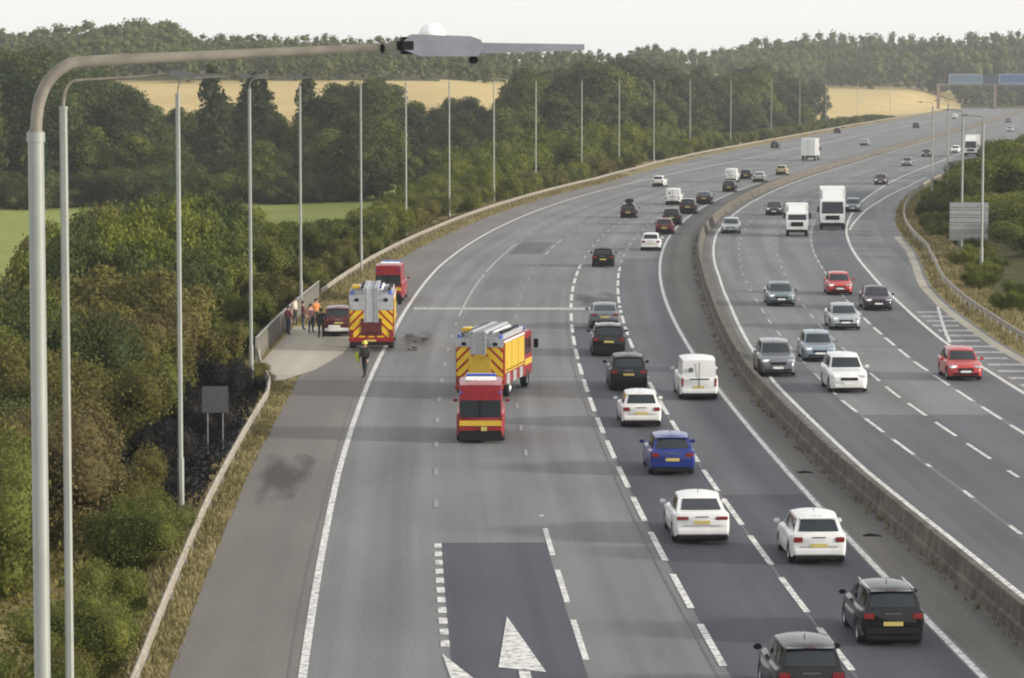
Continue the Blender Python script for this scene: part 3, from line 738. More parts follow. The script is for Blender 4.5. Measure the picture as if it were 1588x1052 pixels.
DROW_ = [(-200,470),(0,480),(560,500),(700,540)]
TOP_NEAR = [(-120,470),(0,445),(40,432),(80,405),(110,350),(150,306),(250,297),(330,286),(365,312),(395,360),(430,372),(460,362),(500,345),(560,338)]
def zlim(tab, x, y):
    sx = CX + F_PX * x / y
    return CAM_H - (tb(tab, sx) - HZ) * y / F_PX
cnt = 0
d = 52.0
while d < 292:
    stp = 3.3 + d * 0.015
    lbr = tb(T_LBAR + T_LBAR2, d)
    xr = off(d, lbr - 1.7).x; xl = -0.166 * d - 1
    xx = xr
    while xx > xl:
        yy = d + random.uniform(-1.2, 1.2); x2 = xx + random.uniform(-0.9, 0.9)
        s_, u_ = to_su(x2, yy); depth = lbr - u_
        z0 = zt(x2, yy)
        burnt = (109 < s_ < 152 and depth < 5.0)
        h = min(1.1 + depth * 0.62, 7.4) * random.uniform(0.75, 1.2)
        lim = zlim(TOP_NEAR, x2, yy) - z0
        ht = min(h, lim * random.uniform(0.92, 1.0))
        if depth > 0.9 and not burnt and ht > 0.7 and not (160 < s_ < 213 and depth < 1.4):
            r = min(max(1.4, ht * 0.66), 3.6)
            nv = math.sin(x2 * 0.35 + 1.1) + math.sin(yy * 0.085 + 0.4) + random.uniform(-1.1, 1.1)
            if depth < 3.0: mt = L_OLIVE if random.random() < 0.3 else L_GREEN
            elif 95 < s_ < 175 and nv > 0.3: mt = L_OLIVE if random.random() < 0.72 else L_RUST
            elif nv > 1.5: mt = L_OLIVE
            elif nv < -1.0: mt = L_BRIGHT
            elif nv < 0.2 and ht > 4: mt = L_DARK if random.random() < 0.35 else L_GREEN
            else: mt = L_GREEN
            kind = {L_OLIVE: 'olive brown', L_RUST: 'rusty brown', L_BRIGHT: 'bright green', L_DARK: 'dark green', L_GREEN: 'mid green'}[mt]
            o = bush(x2, yy, r, ht, mt, 'bush', 'thicket bushes on the left bank', fine=d < 150, z=z0 - 0.05)
            plc = 'left of the second lamp column' if s_ < 72 else ('left of the third lamp column' if s_ < 112 else ('left of the grey sign' if s_ < 152 else ('behind the parapet fence' if s_ < 212 else 'beyond the parapet fence')))
            dep = 'beside the barrier' if depth < 3.4 else ('in the second rank' if depth < 8 else 'at the back')
            later(o, '%s %s bush %s %s' % ('low' if ht < 2.2 else ('tall' if ht > 4.2 else 'rounded'), kind, dep, plc), yy, 'near')
            cnt += 1
        xx -= random.uniform(0.8, 1.2) * (3.0 + d * 0.010)
    d += stp
# hedge under the trees at the far side of the meadow
for k in range(24):
    sx = -20 + k * 25 + random.uniform(-6, 6); D = tb(DROW_, sx) + random.uniform(-22, -6); x2 = (sx - CX) / F_PX * D
    if to_su(x2, D)[1] > -42: continue
    o = bush(x2, D, random.uniform(4.0, 6.0), random.uniform(3.0, 6.5), random.choice((L_DARK, L_DARK, L_GREEN, L_CONIFER)), 'bush', 'hedge bushes at the far side of the meadow')
    later(o, 'dark hedge bush under the trees at the far side of the meadow', sx, 'left')
# charred scrub round the small sign
for k in range(16):
    s_ = random.uniform(112, 150); u_ = tb(T_LBAR, s_) - random.uniform(1.3, 4.6)
    p = off(s_, u_)
    o = bush(p.x, p.y, random.uniform(0.9, 1.5), random.uniform(0.8, 2.3), L_CHAR, 'bush', 'charred scrub behind the barrier', z=-0.15)
    later(o, 'low charred black bush around the small grey sign', p.y, 'near')
blob('burnt_ground', 131, -24.3, 20, 2.6, plain('charred_soil', (0.022, 0.020, 0.020), 1.0, var=0.5, scale=1.0), 0.002, 12)

# roadside bushes along the outside of the bend
TOP_ROAD = [(560,338),(600,305),(650,275),(700,262),(740,235),(780,212),(830,188),(880,184),(920,172),(960,164),(1010,166),(1050,190),(1090,198),(1130,206),(1190,198),(1250,190),(1290,183),(1350,176),(1400,180)]
d = 262.0
while d < 1230:
    lbr = tb(T_LBAR2, d)
    for row in range(2):
        u_ = lbr - 3.6 - row * 7.0 + random.uniform(-1.2, 1.2)
        p = off(d + random.uniform(-2, 2), u_); z0 = zt(p.x, p.y)
        lim = zlim(TOP_ROAD, p.x, p.y) - z0
        ht = min((3.0 + row * 3.6) * random.uniform(0.8, 1.3), lim)
        if ht < 0.8: continue
        nv = random.random()
        mt = L_BRIGHT if nv < 0.42 else (L_GREEN if nv < 0.75 else (L_OLIVE if row == 0 else L_GREEN))
        kind = {L_OLIVE: 'olive brown', L_BRIGHT: 'bright green', L_GREEN: 'mid green'}[mt]
        o = bush(p.x, p.y, max(2.4, ht * 0.78), ht, mt, 'bush', 'roadside bushes outside the left bend', z=z0 - 0.1)
        later(o, '%s bush %s %s' % (kind, 'beside the rail' if row == 0 else 'behind the front rank', 'before the bend' if d < 330 else ('outside the left bend' if d < 520 else 'along the far left verge')), p.y, 'near')
        cnt += 1
    d += 8.5 if d < 480 else 19.0

# trees behind
TOP_MID = [(-200,70),(0,75),(60,78),(110,108),(150,112),(195,128),(240,168),(290,182),(318,170),(360,172),(425,165),(455,195),(500,142),(560,132),(600,118),(618,134),(640,165),(675,172),(702,152),(735,164),(772,182),(785,150),(800,118),(830,108),(900,104),(960,100),(1010,98),(1060,108),(1100,116),(1150,106),(1200,108),(1240,118),(1268,132),(1284,180)]
DROW = [(-200,470),(0,480),(560,500),(700,540),(900,620),(1000,700),(1100,790),(1200,930),(1284,1040)]
for row, (dd, drop) in enumerate(((150, 0), (75, 14), (0, 46))):
    sx = -190.0
    while sx < 1278:
        D = tb(DROW, sx) + dd + random.uniform(-18, 18)
        x2 = (sx - CX) / F_PX * D
        s_, u_ = to_su(x2, D)
        z0 = zt(x2, D)
        ztop = CAM_H - (tb(TOP_MID, sx) + drop + random.uniform(-9, 9) - HZ) * D / F_PX
        h = ztop - z0
        if row == 2: h *= random.uniform(0.75, 1.05)
        if u_ < tb(T_LBAR2, s_) - 12 and h > 4:
            q = random.random()
            mt = L_DARK if q < 0.62 else (L_GREEN if q < 0.85 else L_CONIFER)
            kind = {L_DARK: 'dark green', L_GREEN: 'mid green', L_CONIFER: 'blackish green'}[mt]
            side = 'behind the meadow' if sx < 570 else ('behind the bend bushes' if sx < 1000 else 'above the far bend')
            o = tree(x2, D, h, mt, 'tree', 'trees ' + side, wide=random.uniform(0.95, 1.35) * (1.25 if h < 13 else 1.0), z=z0 - 0.2)
            later(o, '%s tree in the %s row %s' % (kind, ('back', 'middle', 'front')[row], side), sx, 'left')
        sx += random.uniform(0.8, 1.2) * (30 if row < 2 else 38)
for sx, ty, D, lb in ((334, 108, 560, 'tall narrow dark conifer standing against the wheat field'), (394, 120, 570, 'dark conifer just right of the tallest narrow one'), (482, 120, 575, 'slim dark conifer at the right end of the wheat field gap'), (410, 128, 590, 'short dark conifer beside the fourth lamp column')):
    x2 = (sx - CX) / F_PX * D; z0 = zt(x2, D)
    tree(x2, D, CAM_H - (ty - HZ) * D / F_PX - z0, L_CONIFER, lb, 'conifers in front of the wheat field', spire=True, wide=1.1)

# far woods: one mass on the skyline
TOP_FAR = [(-300,40),(60,48),(150,34),(265,34),(300,54),(400,54),(500,56),(600,60),(700,62),(800,76),(900,72),(950,80),(1000,70),(1060,74),(1110,80),(1130,70),(1200,60),(1300,48),(1330,58),(1400,55),(1500,55),(1588,48),(1800,50)]
DFAR = [(-300,985),(500,1000),(800,1020),(1000,1180),(1150,1420),(1290,1620),(1800,1700)]
Vs = []; Fs = []; V2 = []; F2 = []; nb = 0
protos = [leaves(420, tree_lobes(s, 0.42, 0.12), 0.052, s) for s in range(60, 68)]
for row, (dd, dy) in enumerate(((240, 0), (120, 9), (0, 26))):
    sx = -280.0
    while sx < 1790:
        D = tb(DFAR, sx) + dd + random.uniform(-35, 35)
        x2 = (sx - CX) / F_PX * D; z0 = zt(x2, D) - 0.5
        h = CAM_H - (tb(TOP_FAR, sx) + dy + random.uniform(-2, 6) - HZ) * D / F_PX - z0
        if h > 3:
            V, Fq, C, Fc = protos[random.randrange(8)]; a = random.uniform(0, 6.28); ca, sa = math.cos(a), math.sin(a)
            R = np.array([[ca, -sa, 0], [sa, ca, 0], [0, 0, 1]]) ; W = min(h, 20) * random.uniform(0.9, 1.3)
            S = np.array([W, W, h])
            Vs.append((V @ R.T) * S + (x2, D, z0)); V2.append((C @ R.T) * S + (x2, D, z0)); Fs.append(Fq); F2.append(Fc)
        sx += random.uniform(0.7, 1.2) * 15
for sx in np.arange(1492, 1640, 9):
    D = 1580 + random.uniform(-40, 40); x2 = (sx - CX) / F_PX * D; z0 = zt(x2, D) - 0.5; h = CAM_H - (136 + random.uniform(-6, 8) - HZ) * D / F_PX - z0
    if h > 1.5:
        V, Fq, C, Fc = protos[random.randrange(8)]; S = np.array([max(h, 6), max(h, 6), h])
        Vs.append(V * S + (x2, D, z0)); V2.append(C * S + (x2, D, z0)); Fs.append(Fq); F2.append(Fc)
o_, c_ = 0, 0
for i in range(len(Vs)): Fs[i] = Fs[i] + o_; o_ += len(Vs[i])
for i in range(len(V2)):
    n4 = len(protos[0][0]); F2[i] = F2[i] - n4 + o_ + c_; c_ += len(V2[i])
wood = bpy.data.objects.new('far_woodland', np_mesh('far_woodland', np.concatenate(Vs), np.concatenate(Fs), np.concatenate(V2), np.concatenate(F2), L_FAR))
link(wood); tag(wood, 'distant hazy woodland along the whole skyline behind the wheat fields', 'woodland', kind='stuff')

# right bank bushes
TOP_R = [(1395,345),(1410,322),(1425,302),(1445,286),(1480,266),(1530,242),(1560,224),(1588,210),(1700,170)]
d = 205.0
while d < 780:
    rbr = tb(T_RBAR, d)
    for row in range(5):
        u_ = rbr + 3.6 + row * 5.4 + random.uniform(-1.2, 1.2)
        p = off(d + random.uniform(-2, 2), u_); sx = CX + F_PX * p.x / p.y
        if sx > 1615 or p.y < 190: continue
        z0 = zt(p.x, p.y); lim = zlim(TOP_R, p.x, p.y) - z0
        ht = min((1.8 + row * 1.5) * random.uniform(0.8, 1.3), lim)
        if d < 330 and row < 1: ht = min(ht, 1.6)
        if ht < 0.6: continue
        nv = random.random(); mt = L_BRIGHT if nv < 0.66 else (L_GREEN if nv < 0.9 else L_DARK)  # bright leaf favoured here, its colour standing in for sunlight on the bank
        kind = {L_DARK: 'dark green', L_BRIGHT: 'bright green', L_GREEN: 'mid green'}[mt]
        o = bush(p.x, p.y, 1.5 if row == 0 else max(2.8, ht * 1.15), ht, mt, 'bush', 'bushes on the right bank', z=z0 - 0.1)
        later(o, '%s bush %s %s' % (kind, ('beside the right rail', 'low on the right bank', 'halfway up the right bank', 'high on the right bank', 'on top of the right bank')[row], 'before the sign' if d < 280 else 'beyond the sign'), p.y, 'near')
        cnt += 1
    d += 9.5 if d < 420 else 26.0

flush_labels()
# brambles and nettles filling the left bank between the bushes: one mass
UN = 110000
us = 50 + 230 * rng.random(UN) ** 1.25; ud = 0.9 + 26 * rng.random(UN) ** 1.3
lbs = np.interp(us, [t[0] for t in T_LBAR + T_LBAR2], [t[1] for t in T_LBAR + T_LBAR2])
uu = lbs - ud; dd_ = refd(us); nn_ = np.hypot(1, dd_)
ux = refx(us) + uu / nn_; uy = us - uu * dd_ / nn_
keep = (ux / uy > -0.175) & ~((us > 111) & (us < 151) & (ud < 4.6)) & ~((us > 164) & (us < 213) & (ud < 0.6))
ux, uy, ud = ux[keep], uy[keep], ud[keep]; UN = len(ux)
uz = zterrain(ux, uy) + rng.random(UN) * (0.25 + 0.55 * (0.5 + 0.5 * np.sin(ux * 1.3 + 0.7 * np.sin(uy * 0.8))) * np.minimum(1, ud / 3))
c = np.stack([ux, uy, uz], 1); a_ = rng.normal(size=(UN, 3)); a_ /= np.linalg.norm(a_, axis=1)[:, None]
b_ = np.cross(a_, rng.normal(size=(UN, 3))); b_ /= np.linalg.norm(b_, axis=1)[:, None]
sz = (0.05 + 0.09 * rng.random(UN))[:, None]; V = np.stack([c - a_ * sz, c + b_ * sz * 0.6, c + a_ * sz, c - b_ * sz * 0.6], 1).reshape(-1, 3)
un = bpy.data.objects.new('undergrowth', np_mesh('undergrowth', V, np.arange(UN * 4).reshape(UN, 4), np.zeros((0, 3)), np.zeros((0, 3), int), leafmat('leaf_bramble', (0.0429, 0.0480, 0.0113), (0.1074, 0.1100, 0.0241), (0.2042, 0.1750, 0.0438))))
link(un)
CN = 9000; cs_ = 108 + 45 * rng.random(CN); cd_ = 0.5 + 5.2 * rng.random(CN)
cu_ = np.interp(cs_, [t[0] for t in T_LBAR], [t[1] for t in T_LBAR]) - cd_; dd_ = refd(cs_); nn_ = np.hypot(1, dd_)
c = np.stack([refx(cs_) + cu_ / nn_, cs_ - cu_ * dd_ / nn_, 0.02 + 0.45 * rng.random(CN) ** 2], 1)
a_ = rng.normal(size=(CN, 3)); a_ /= np.linalg.norm(a_, axis=1)[:, None]; b_ = np.cross(a_, rng.normal(size=(CN, 3))); b_ /= np.linalg.norm(b_, axis=1)[:, None]
sz = (0.06 + 0.14 * rng.random(CN))[:, None]; V = np.stack([c - a_ * sz, c + b_ * sz * 0.35, c + a_ * sz, c - b_ * sz * 0.35], 1).reshape(-1, 3)
cu = bpy.data.objects.new('charred_undergrowth', np_mesh('charred_undergrowth', V, np.arange(CN * 4).reshape(CN, 4), np.zeros((0, 3)), np.zeros((0, 3), int), L_CHAR))
link(cu); tag(cu, 'blackened stalks and ash covering the ground around the small grey sign', 'undergrowth', kind='stuff')
tag(un, 'brambles and nettles covering the ground between the left bank bushes', 'undergrowth', kind='stuff')
# dry grass tufts on the verges
def grass(name, rows, mat, label):
    V = []; F = []
    for s, u, h, z in rows:
        p = off(s, u, z)
        for k in range(5):
            a = random.uniform(0, 6.28); l = random.uniform(0.2, 0.6) * h; w = 0.018 + 0.02 * h
            q = p + Vector((random.uniform(-.14, .14), random.uniform(-.14, .14), 0)); t = q + Vector((l * math.cos(a), l * math.sin(a), h * random.uniform(0.6, 1.1)))
            sd = Vector((-math.sin(a), math.cos(a), 0)) * w; m = (q + t) / 2 + Vector((0, 0, 0.12 * h))
            b = len(V); V += [q - sd, q + sd, m + sd * 0.8, m - sd * 0.8, t]; F += [(b, b + 1, b + 2, b + 3), (b + 3, b + 2, b + 4)]
    me = bpy.data.meshes.new(name); me.from_pydata(V, [], F); me.materials.append(mat)
    o = bpy.data.objects.new(name, me); link(o); tag(o, label, 'grass', kind='stuff'); return o
L_STRAW = leafmat('straw', (0.085, 0.090, 0.036), (0.20, 0.175, 0.078), (0.36, 0.31, 0.165), 0.3)
rowsg = []
for k in range(8000):
    s_ = 62 + 150 * random.random() ** 1.3; e0 = tb(T_LROAD, s_); b0 = tb(T_LBAR + T_LBAR2, s_)
    u_ = random.uniform(b0 - 1.6, e0 - 0.05)
    if 156 < s_ < 192 and u_ > -23.3: continue
    if 112 < s_ < 150 and u_ < b0 - 0.3: continue
    rowsg.append((s_, u_, random.uniform(0.07, 0.26) * (1.8 if u_ < b0 else 1), -0.03))
for k in range(7000):
    s_ = random.uniform(212, 480); e0 = tb(T_LROAD, s_); rowsg.append((s_, random.uniform(e0 - 3.5, e0 - 0.05), random.uniform(0.15, 0.5), -0.03))
grass('grass', rowsg, L_STRAW, 'dry straw coloured grass along the left verge')
rowsg = [(s_, tb(T_RROAD, s_) + random.uniform(0.1, 3.8), random.uniform(0.15, 0.5), -0.03) for s_ in [random.uniform(140, 480) for _ in range(6000)]]
grass('grass', rowsg, L_STRAW, 'dry straw coloured grass along the right verge')
rowsg = [(s_, tb(T_MED, s_) + random.choice((-0.35, -0.4, -0.5)) + random.uniform(-0.12, 0.08), random.uniform(0.05, 0.2), 0.0) for s_ in [random.uniform(70, 300) for _ in range(260)]]
grass('grass', rowsg, leafmat('weed', (0.05, 0.05, 0.02), (0.12, 0.11, 0.045), (0.2, 0.17, 0.07)), 'sparse weeds and dirt at the foot of the central barrier')
from collections import Counter
print(Counter(o.get('group') for o in scene.objects if o.name.startswith(('bush', 'tree'))))

# ------------------------------------------------------------------ vehicles
def wheel(parent, x, y, r, w, rimmat):
    sgn = 1 if y > 0 else -1
    t = MB().lathe([(0.60 * r, -0.46 * w), (0.92 * r, -0.5 * w), (r, -0.32 * w), (r, 0.32 * w), (0.92 * r, 0.5 * w), (0.60 * r, 0.46 * w)], 'y', (0, 0, 0), 18)
    o = t.build('wheel', RUBBER, parent, loc=(x, y, r))
    m = MB().lathe([(0.0, 0.30 * w * sgn), (0.12 * r, 0.34 * w * sgn), (0.2 * r, 0.26 * w * sgn), (0.52 * r, 0.30 * w * sgn), (0.63 * r, 0.44 * w * sgn), (0.63 * r, -0.3 * w * sgn)], 'y', (0, 0, 0), 14)
    m.build('rim', rimmat, o)
    return o
CARS = dict(
    hatch=dict(L=4.15, W=1.78, H=1.48, nose=0.68, hood=0.93, tail=1.00, xfb=1.02, xft=0.30, xrt=-1.62, xrb=-1.98, r=0.31, wf=1.27, wr=-1.25, wins=((0.05, 0.24), (0.27, 0.55), (0.58, 0.93))),
    saloon=dict(L=4.72, W=1.86, H=1.45, nose=0.68, hood=0.90, tail=1.03, xfb=1.20, xft=0.32, xrt=-1.10, xrb=-2.02, r=0.34, wf=1.43, wr=-1.42, wins=((0.10, 0.44), (0.47, 0.92))),
    suv=dict(L=4.55, W=1.88, H=1.68, nose=0.80, hood=1.08, tail=1.12, xfb=0.98, xft=0.30, xrt=-1.92, xrb=-2.18, r=0.36, wf=1.36, wr=-1.34, wins=((0.05, 0.26), (0.29, 0.56), (0.59, 0.93))),
    mini=dict(L=3.95, W=1.76, H=1.50, nose=0.72, hood=0.98, tail=1.02, xfb=0.98, xft=0.32, xrt=-1.62, xrb=-1.90, r=0.31, wf=1.22, wr=-1.20, wins=((0.05, 0.24), (0.27, 0.55), (0.58, 0.93))),
    van=dict(L=4.6, W=1.86, H=1.92, nose=0.82, hood=1.12, tail=1.16, xfb=1.42, xft=0.75, xrt=-2.24, xrb=-2.27, r=0.33, wf=1.45, wr=-1.42, wins=((0.70, 0.94),), wt=0.86),
    bigvan=dict(L=5.4, W=2.02, H=2.45, nose=0.95, hood=1.25, tail=1.30, xfb=1.95, xft=1.15, xrt=-2.64, xrb=-2.67, r=0.35, wf=1.75, wr=-1.65, wins=((0.78, 0.95),), wt=0.88),
)
def car(kind, x, y, rz, mat, label, cat, group, plate=None, extras=(), detail=2, name=None, lower=None, rear_glass=True):
    P = CARS[kind]; L, W, H = P['L'], P['W'], P['H']; hw = W / 2; r = P['r']
    e = empty(name or {'van': 'van', 'bigvan': 'van'}.get(kind, 'car'), (x, y, 0.015), rz); tag(e, label, cat, group)
    nose, hood, tail, xfb, xft, xrt, xrb = (P[k] for k in ('nose', 'hood', 'tail', 'xfb', 'xft', 'xrt', 'xrb'))
    top = lambda q: float(np.interp(q, [-L/2, -L/2 + 0.05, -L/2 + 0.14, xrb + 0.15, xfb, L/2 - 0.45, L/2 - 0.16, L/2 - 0.03, L/2], [tail - 0.14, tail - 0.03, tail, tail - 0.02, hood, hood - 0.10, nose + 0.06, nose - 0.06, nose - 0.18]))
    wid = lambda q: hw * float(np.interp(q, [-L/2, -L/2 + 0.05, -L/2 + 0.2, -L/2 + 0.7, L/2 - 1.0, L/2 - 0.4, L/2 - 0.12, L/2], [0.86, 0.93, 0.97, 1.0, 1.0, 0.96, 0.87, 0.74]))
    Ra = r + 0.07
    def sb(q):
        b = float(np.interp(q, [-L/2, -L/2 + 0.15, L/2 - 0.15, L/2], [0.34, 0.24, 0.22, 0.28]))
        for xw in (P['wf'], P['wr']):
            dx = abs(q - xw)
            if dx < Ra: b = max(b, r + math.sqrt(Ra * Ra - dx * dx) * 0.98)
        return b
    xs = set([-L/2, -L/2 + 0.05, -L/2 + 0.12, -L/2 + 0.2, L/2 - 0.2, L/2 - 0.1, L/2 - 0.03, L/2, xfb, xrb])
    for xw in (P['wf'], P['wr']):
        for k in range(-6, 7): xs.add(xw + Ra * math.sin(k / 6 * PI / 2) * 1.0)
        xs.add(xw - Ra - 0.015); xs.add(xw + Ra + 0.015)
    for k in range(1, 12): xs.add(-L/2 + L * k / 12)
    xs = sorted(q for q in xs if -L/2 <= q <= L/2)
    body = MB(); vs = []; n = 13
    for q in xs:
        w, b, t = wid(q), sb(q), top(q)
        half = [(w * 0.955, b), (w * 0.99, b + (t - b) * 0.25), (w, b + (t - b) * 0.58), (w * 0.975, t - 0.07), (w * 0.90, t - 0.01), (w * 0.5, t + 0.02)]
        ring = [(q, -p[0], p[1]) for p in half] + [(q, 0, t + 0.03)] + [(q, p[0], p[1]) for p in half[::-1]]
        vs += ring
    fs = [(i * n + k, (i + 1) * n + k, (i + 1) * n + k + 1, i * n + k + 1) for i in range(len(xs) - 1) for k in range(n - 1)]
    fs += [tuple(range(n)), tuple((len(xs) - 1) * n + k for k in range(n))[::-1]]
    body.add(vs, fs)
    # cabin
    wt = P.get('wt', 0.74); gb, gt = hw * 0.905, hw * wt; zr = H - 0.07
    zbl = lambda q: top(q) - 0.05
    def side(u, v, sg):
        xb = xrb + (xfb - xrb) * u; xt = xrt + (xft - xrt) * u
        bow = 0.05 * math.sin(PI * u)
        yb, yt = gb * (0.94 + 0.06 * math.sin(PI * min(1, u * 1.1))), gt * (0.93 + 0.07 * math.sin(PI * u))
        vv = v
        return Vector((xb + (xt - xb) * v, sg * (yb + (yt - yb) * v ** 1.25), zbl(xb) + (zr + bow - zbl(xb)) * vv))
    def end(a, v, front):
        p = side(1.0 if front else 0.0, v, 1); k = a * a
        bulge = (0.14 if front else (0.015 if 'wt' in P else 0.07)) * (1 - k) * (1 if front else -1)
        return Vector((p.x + bulge, p.y * a, p.z + 0.015 * (1 - k) * v))
    for sg in (-1, 1): body.grid(lambda u, v: side(u if sg < 0 else 1 - u, v, sg), 10, 4)
    body.grid(lambda u, v: end(2 * u - 1, v, True) if True else None, 6, 4)
    body.grid(lambda u, v: end(1 - 2 * u, v, False), 6, 4)
    def roof(u, v):
        a = 2 * v - 1; p = side(u, 1.0, 1)
        k = 1 - abs(a) ** 2.6
        q = Vector((p.x, p.y * a, p.z + 0.065 * k))
        f0 = end(a, 1.0, False); f1 = end(a, 1.0, True)
        q.x = f0.x + (f1.x - f0.x) * u if 0 <= u <= 1 else q.x
        if u in (0.0, 1.0): q.z = (f1 if u == 1.0 else f0).z
        return q
    body.grid(lambda u, v: roof(u, v), 10, 8)
    bo = body.build('body', mat, e, smooth=32)
    MB().box((0, 0, 0.33), (L * 0.92, W * 0.72, 0.40)).box((0, 0, 0.27), (P['wf'] - P['wr'] - 2 * Ra, W * 0.92, 0.22)).build('underbody', UNDER, e, 0)
    # glass
    def patch(fn, a0, a1, v0, v1, d, nu=4, nv=3):
        mb = MB(); eps = 1e-3
        def g(u, v):
            a = a0 + (a1 - a0) * u; vv = v0 + (v1 - v0) * v; p = fn(a, vv)
            t1 = fn(a + eps, vv) - p; t2 = fn(a, vv + eps) - p; nrm = t1.cross(t2).normalized()
            c = Vector((0, 0, 0.9)); nrm = nrm if nrm.dot(Vector((p.x * 0.3, p.y, p.z - 0.9))) > 0 else -nrm
            return p + nrm * d
        mb.grid(g, nu, nv); return mb
    patch(lambda a, v: end(a, v, True), -0.90, 0.90, 0.16, 0.90, 0.012).build('windscreen', GLASS, e)
    if rear_glass and kind not in ('van', 'bigvan'):
        patch(lambda a, v: end(a, v, False), -0.84, 0.84, 0.20, 0.88, 0.012).build('rear_window', GLASS, e)
    for sg in (-1, 1):
        for u0, u1 in P['wins']:
            patch(lambda u, v: side(u, v, sg), u0, u1, 0.20, 0.88, 0.012, 3, 3).build('side_window', GLASS, e)
    for wx in (P['wf'], P['wr']):
        for sg in (-1, 1): wheel(e, wx, sg * (hw - 0.125), r, 0.22, ALLOY)
    # lamps
    tall = kind in ('van', 'bigvan')
    for sg in (-1, 1):
        d = (0.10, 0.13, 0.42) if tall else ((0.12, 0.30, 0.17) if kind != 'saloon' else (0.12, 0.40, 0.12))
        MB().box((-L/2 + 0.035, sg * (hw * 0.89 - d[1] / 2), tail - 0.12 - d[2] / 2), d, bev=0.025).build('tail_light', TAIL, e)
        MB().box((L/2 - 0.20, sg * hw * 0.66, nose + 0.0), (0.30, 0.40, 0.15), bev=0.04, rot=Matrix.Rotation(-sg * 0.35, 3, 'Z')).build('headlight', HEAD, e)
        m = MB().box((xfb - 0.28, sg * (hw + 0.09), hood + 0.08), (0.11, 0.20, 0.14), bev=0.035)
        m.build('wing_mirror', mat if 'dark_mirror' not in extras else TRIM, e)
    lowm = lower or TRIM
    MB().box((-L/2 + 0.03, 0, 0.42), (0.15, W * 0.86, 0.20), bev=0.04).build('bumper', lowm, e)
    MB().box((-L/2 + 0.10, 0, 0.255), (0.16, W * 0.84, 0.16), bev=0.03).build('valance', TRIM, e)
    MB().box((L/2 - 0.08, 0, 0.36), (0.20, W * 0.76, 0.20), bev=0.05).build('bumper', lowm, e)
    MB().box((L/2 - 0.03, 0, nose - 0.13), (0.08, W * 0.46, 0.17), bev=0.03).build('grille', TRIM, e)
    zp = 0.62 if kind != 'saloon' else 0.72
    MB().box((-L/2 - 0.008, 0, zp + (0.18 if kind == 'suv' else 0)), (0.02, 0.52, 0.11)).build('number_plate', YPLATE, e, 0)
    MB().box((L/2 + 0.022, 0, 0.47), (0.02, 0.52, 0.11)).build('number_plate', WPLATE, e, 0)
    if kind in ('hatch', 'suv', 'saloon', 'mini'):
        zs = tail - 0.42
        MB().box((-L/2 - 0.004, 0, zs), (0.015, W * 0.66, 0.014)).build('boot_seam', TRIM, e, 0)
        MB().box((-L/2 - 0.006, 0, tail - 0.13), (0.02, 0.42, 0.035)).build('boot_handle', CHROME, e, 0)
        MB().box((xrt + 0.10, 0, H - 0.02), (0.05, 0.3, 0.03)).build('brake_light', TAIL, e, 0)
        MB().tube([(-0.6, 0, H - 0.02), (-0.75, 0, H + 0.12)], 0.012, 5).build('aerial', TRIM, e)
    if 'spoiler' in extras or kind in ('hatch', 'suv', 'mini'):
        MB().box((xrt - 0.05, 0, H - 0.065), (0.22, gt * 1.75, 0.035), bev=0.015).build('spoiler', mat, e)
    if 'rails' in extras:
        for sg in (-1, 1): MB().box(((xrt + xft) / 2, sg * gt * 0.90, H - 0.01), (1.9, 0.04, 0.05), bev=0.012).build('roof_rail', CHROME, e)
    if 'roofbox' in extras:
        MB().box((-0.3, 0, H + 0.30), (2.0, 0.85, 0.42), bev=0.12).build('roof_box', TRIM, e)
    if tall:
        MB().box((-L/2 - 0.012, 0, (tail + 0.5) / 2 + 0.35), (0.02, 0.025, H - 0.75)).build('door_seam', TRIM, e, 0)
        MB().lathe([(0.0, -0.01), (0.11, -0.01), (0.12, 0.01)], 'x', (-L/2 - 0.03, 0.38, H - 0.50), 14).build('emblem', plain('emblem_grey', (0.12, 0.12, 0.13), 0.5), e)
        MB().box((-L/2 - 0.015, -0.02, tail - 0.17), (0.03, 0.9, 0.05), bev=0.01).build('door_handle', TRIM, e)
    return e

WHITE = paint('white', (0.72, 0.72, 0.70)); BLACK = paint('black', (0.005, 0.005, 0.007), 0.5, 0.0, 0.9); SILVER = paint('silver', (0.38, 0.40, 0.41), 0.3, 0.5)
GREY = paint('grey', (0.16, 0.17, 0.185), 0.3, 0.4); DGREY = paint('dark_grey', (0.016, 0.018, 0.020), 0.4, 0.0, 0.5); BLUE = paint('blue', (0.012, 0.030, 0.20), 0.3, 0.2)
REDC = paint('red', (0.42, 0.035, 0.030)); DOLIVE = paint('dark_olive', (0.012, 0.013, 0.009), 0.4, 0, 0.22); MAROON = paint('maroon', (0.10, 0.025, 0.03)); TEAL = paint('teal_grey', (0.10, 0.14, 0.15), 0.3, 0.3)
PURPLE = paint('dark_plum', (0.045, 0.028, 0.045)); BEIGE = paint('beige', (0.42, 0.34, 0.20)); SBLUE = paint('silver_blue', (0.22, 0.28, 0.32), 0.3, 0.5)
FRED = paint('fire_red', (0.25, 0.012, 0.018), 0.4, 0, 0.35); FYEL = plain('fire_yellow', (0.60, 0.39, 0.03), 0.45, coat=0.3, var=0.08); ALU = plain('aluminium', (0.48, 0.49, 0.51), 0.45, 0.35, var=0.15)
GA = 'traffic driving away on the near carriageway'; GO = 'oncoming traffic on the far carriageway'
def away(px, py, kind, mat, label, cat='car', **k):
    py += 0.2 * (py - HZ) / CAM_H
    x, y = at(px, py); s = to_su(x, y)[0]; h = heading(s); L = CARS[kind]['L']
    fwd = Vector((math.sin(h), math.cos(h))); x += fwd.x * L / 2; y += fwd.y * L / 2
    return car(kind, x, y, PI / 2 - h + k.pop('yaw', 0.0), mat, label, cat, GA, **k)
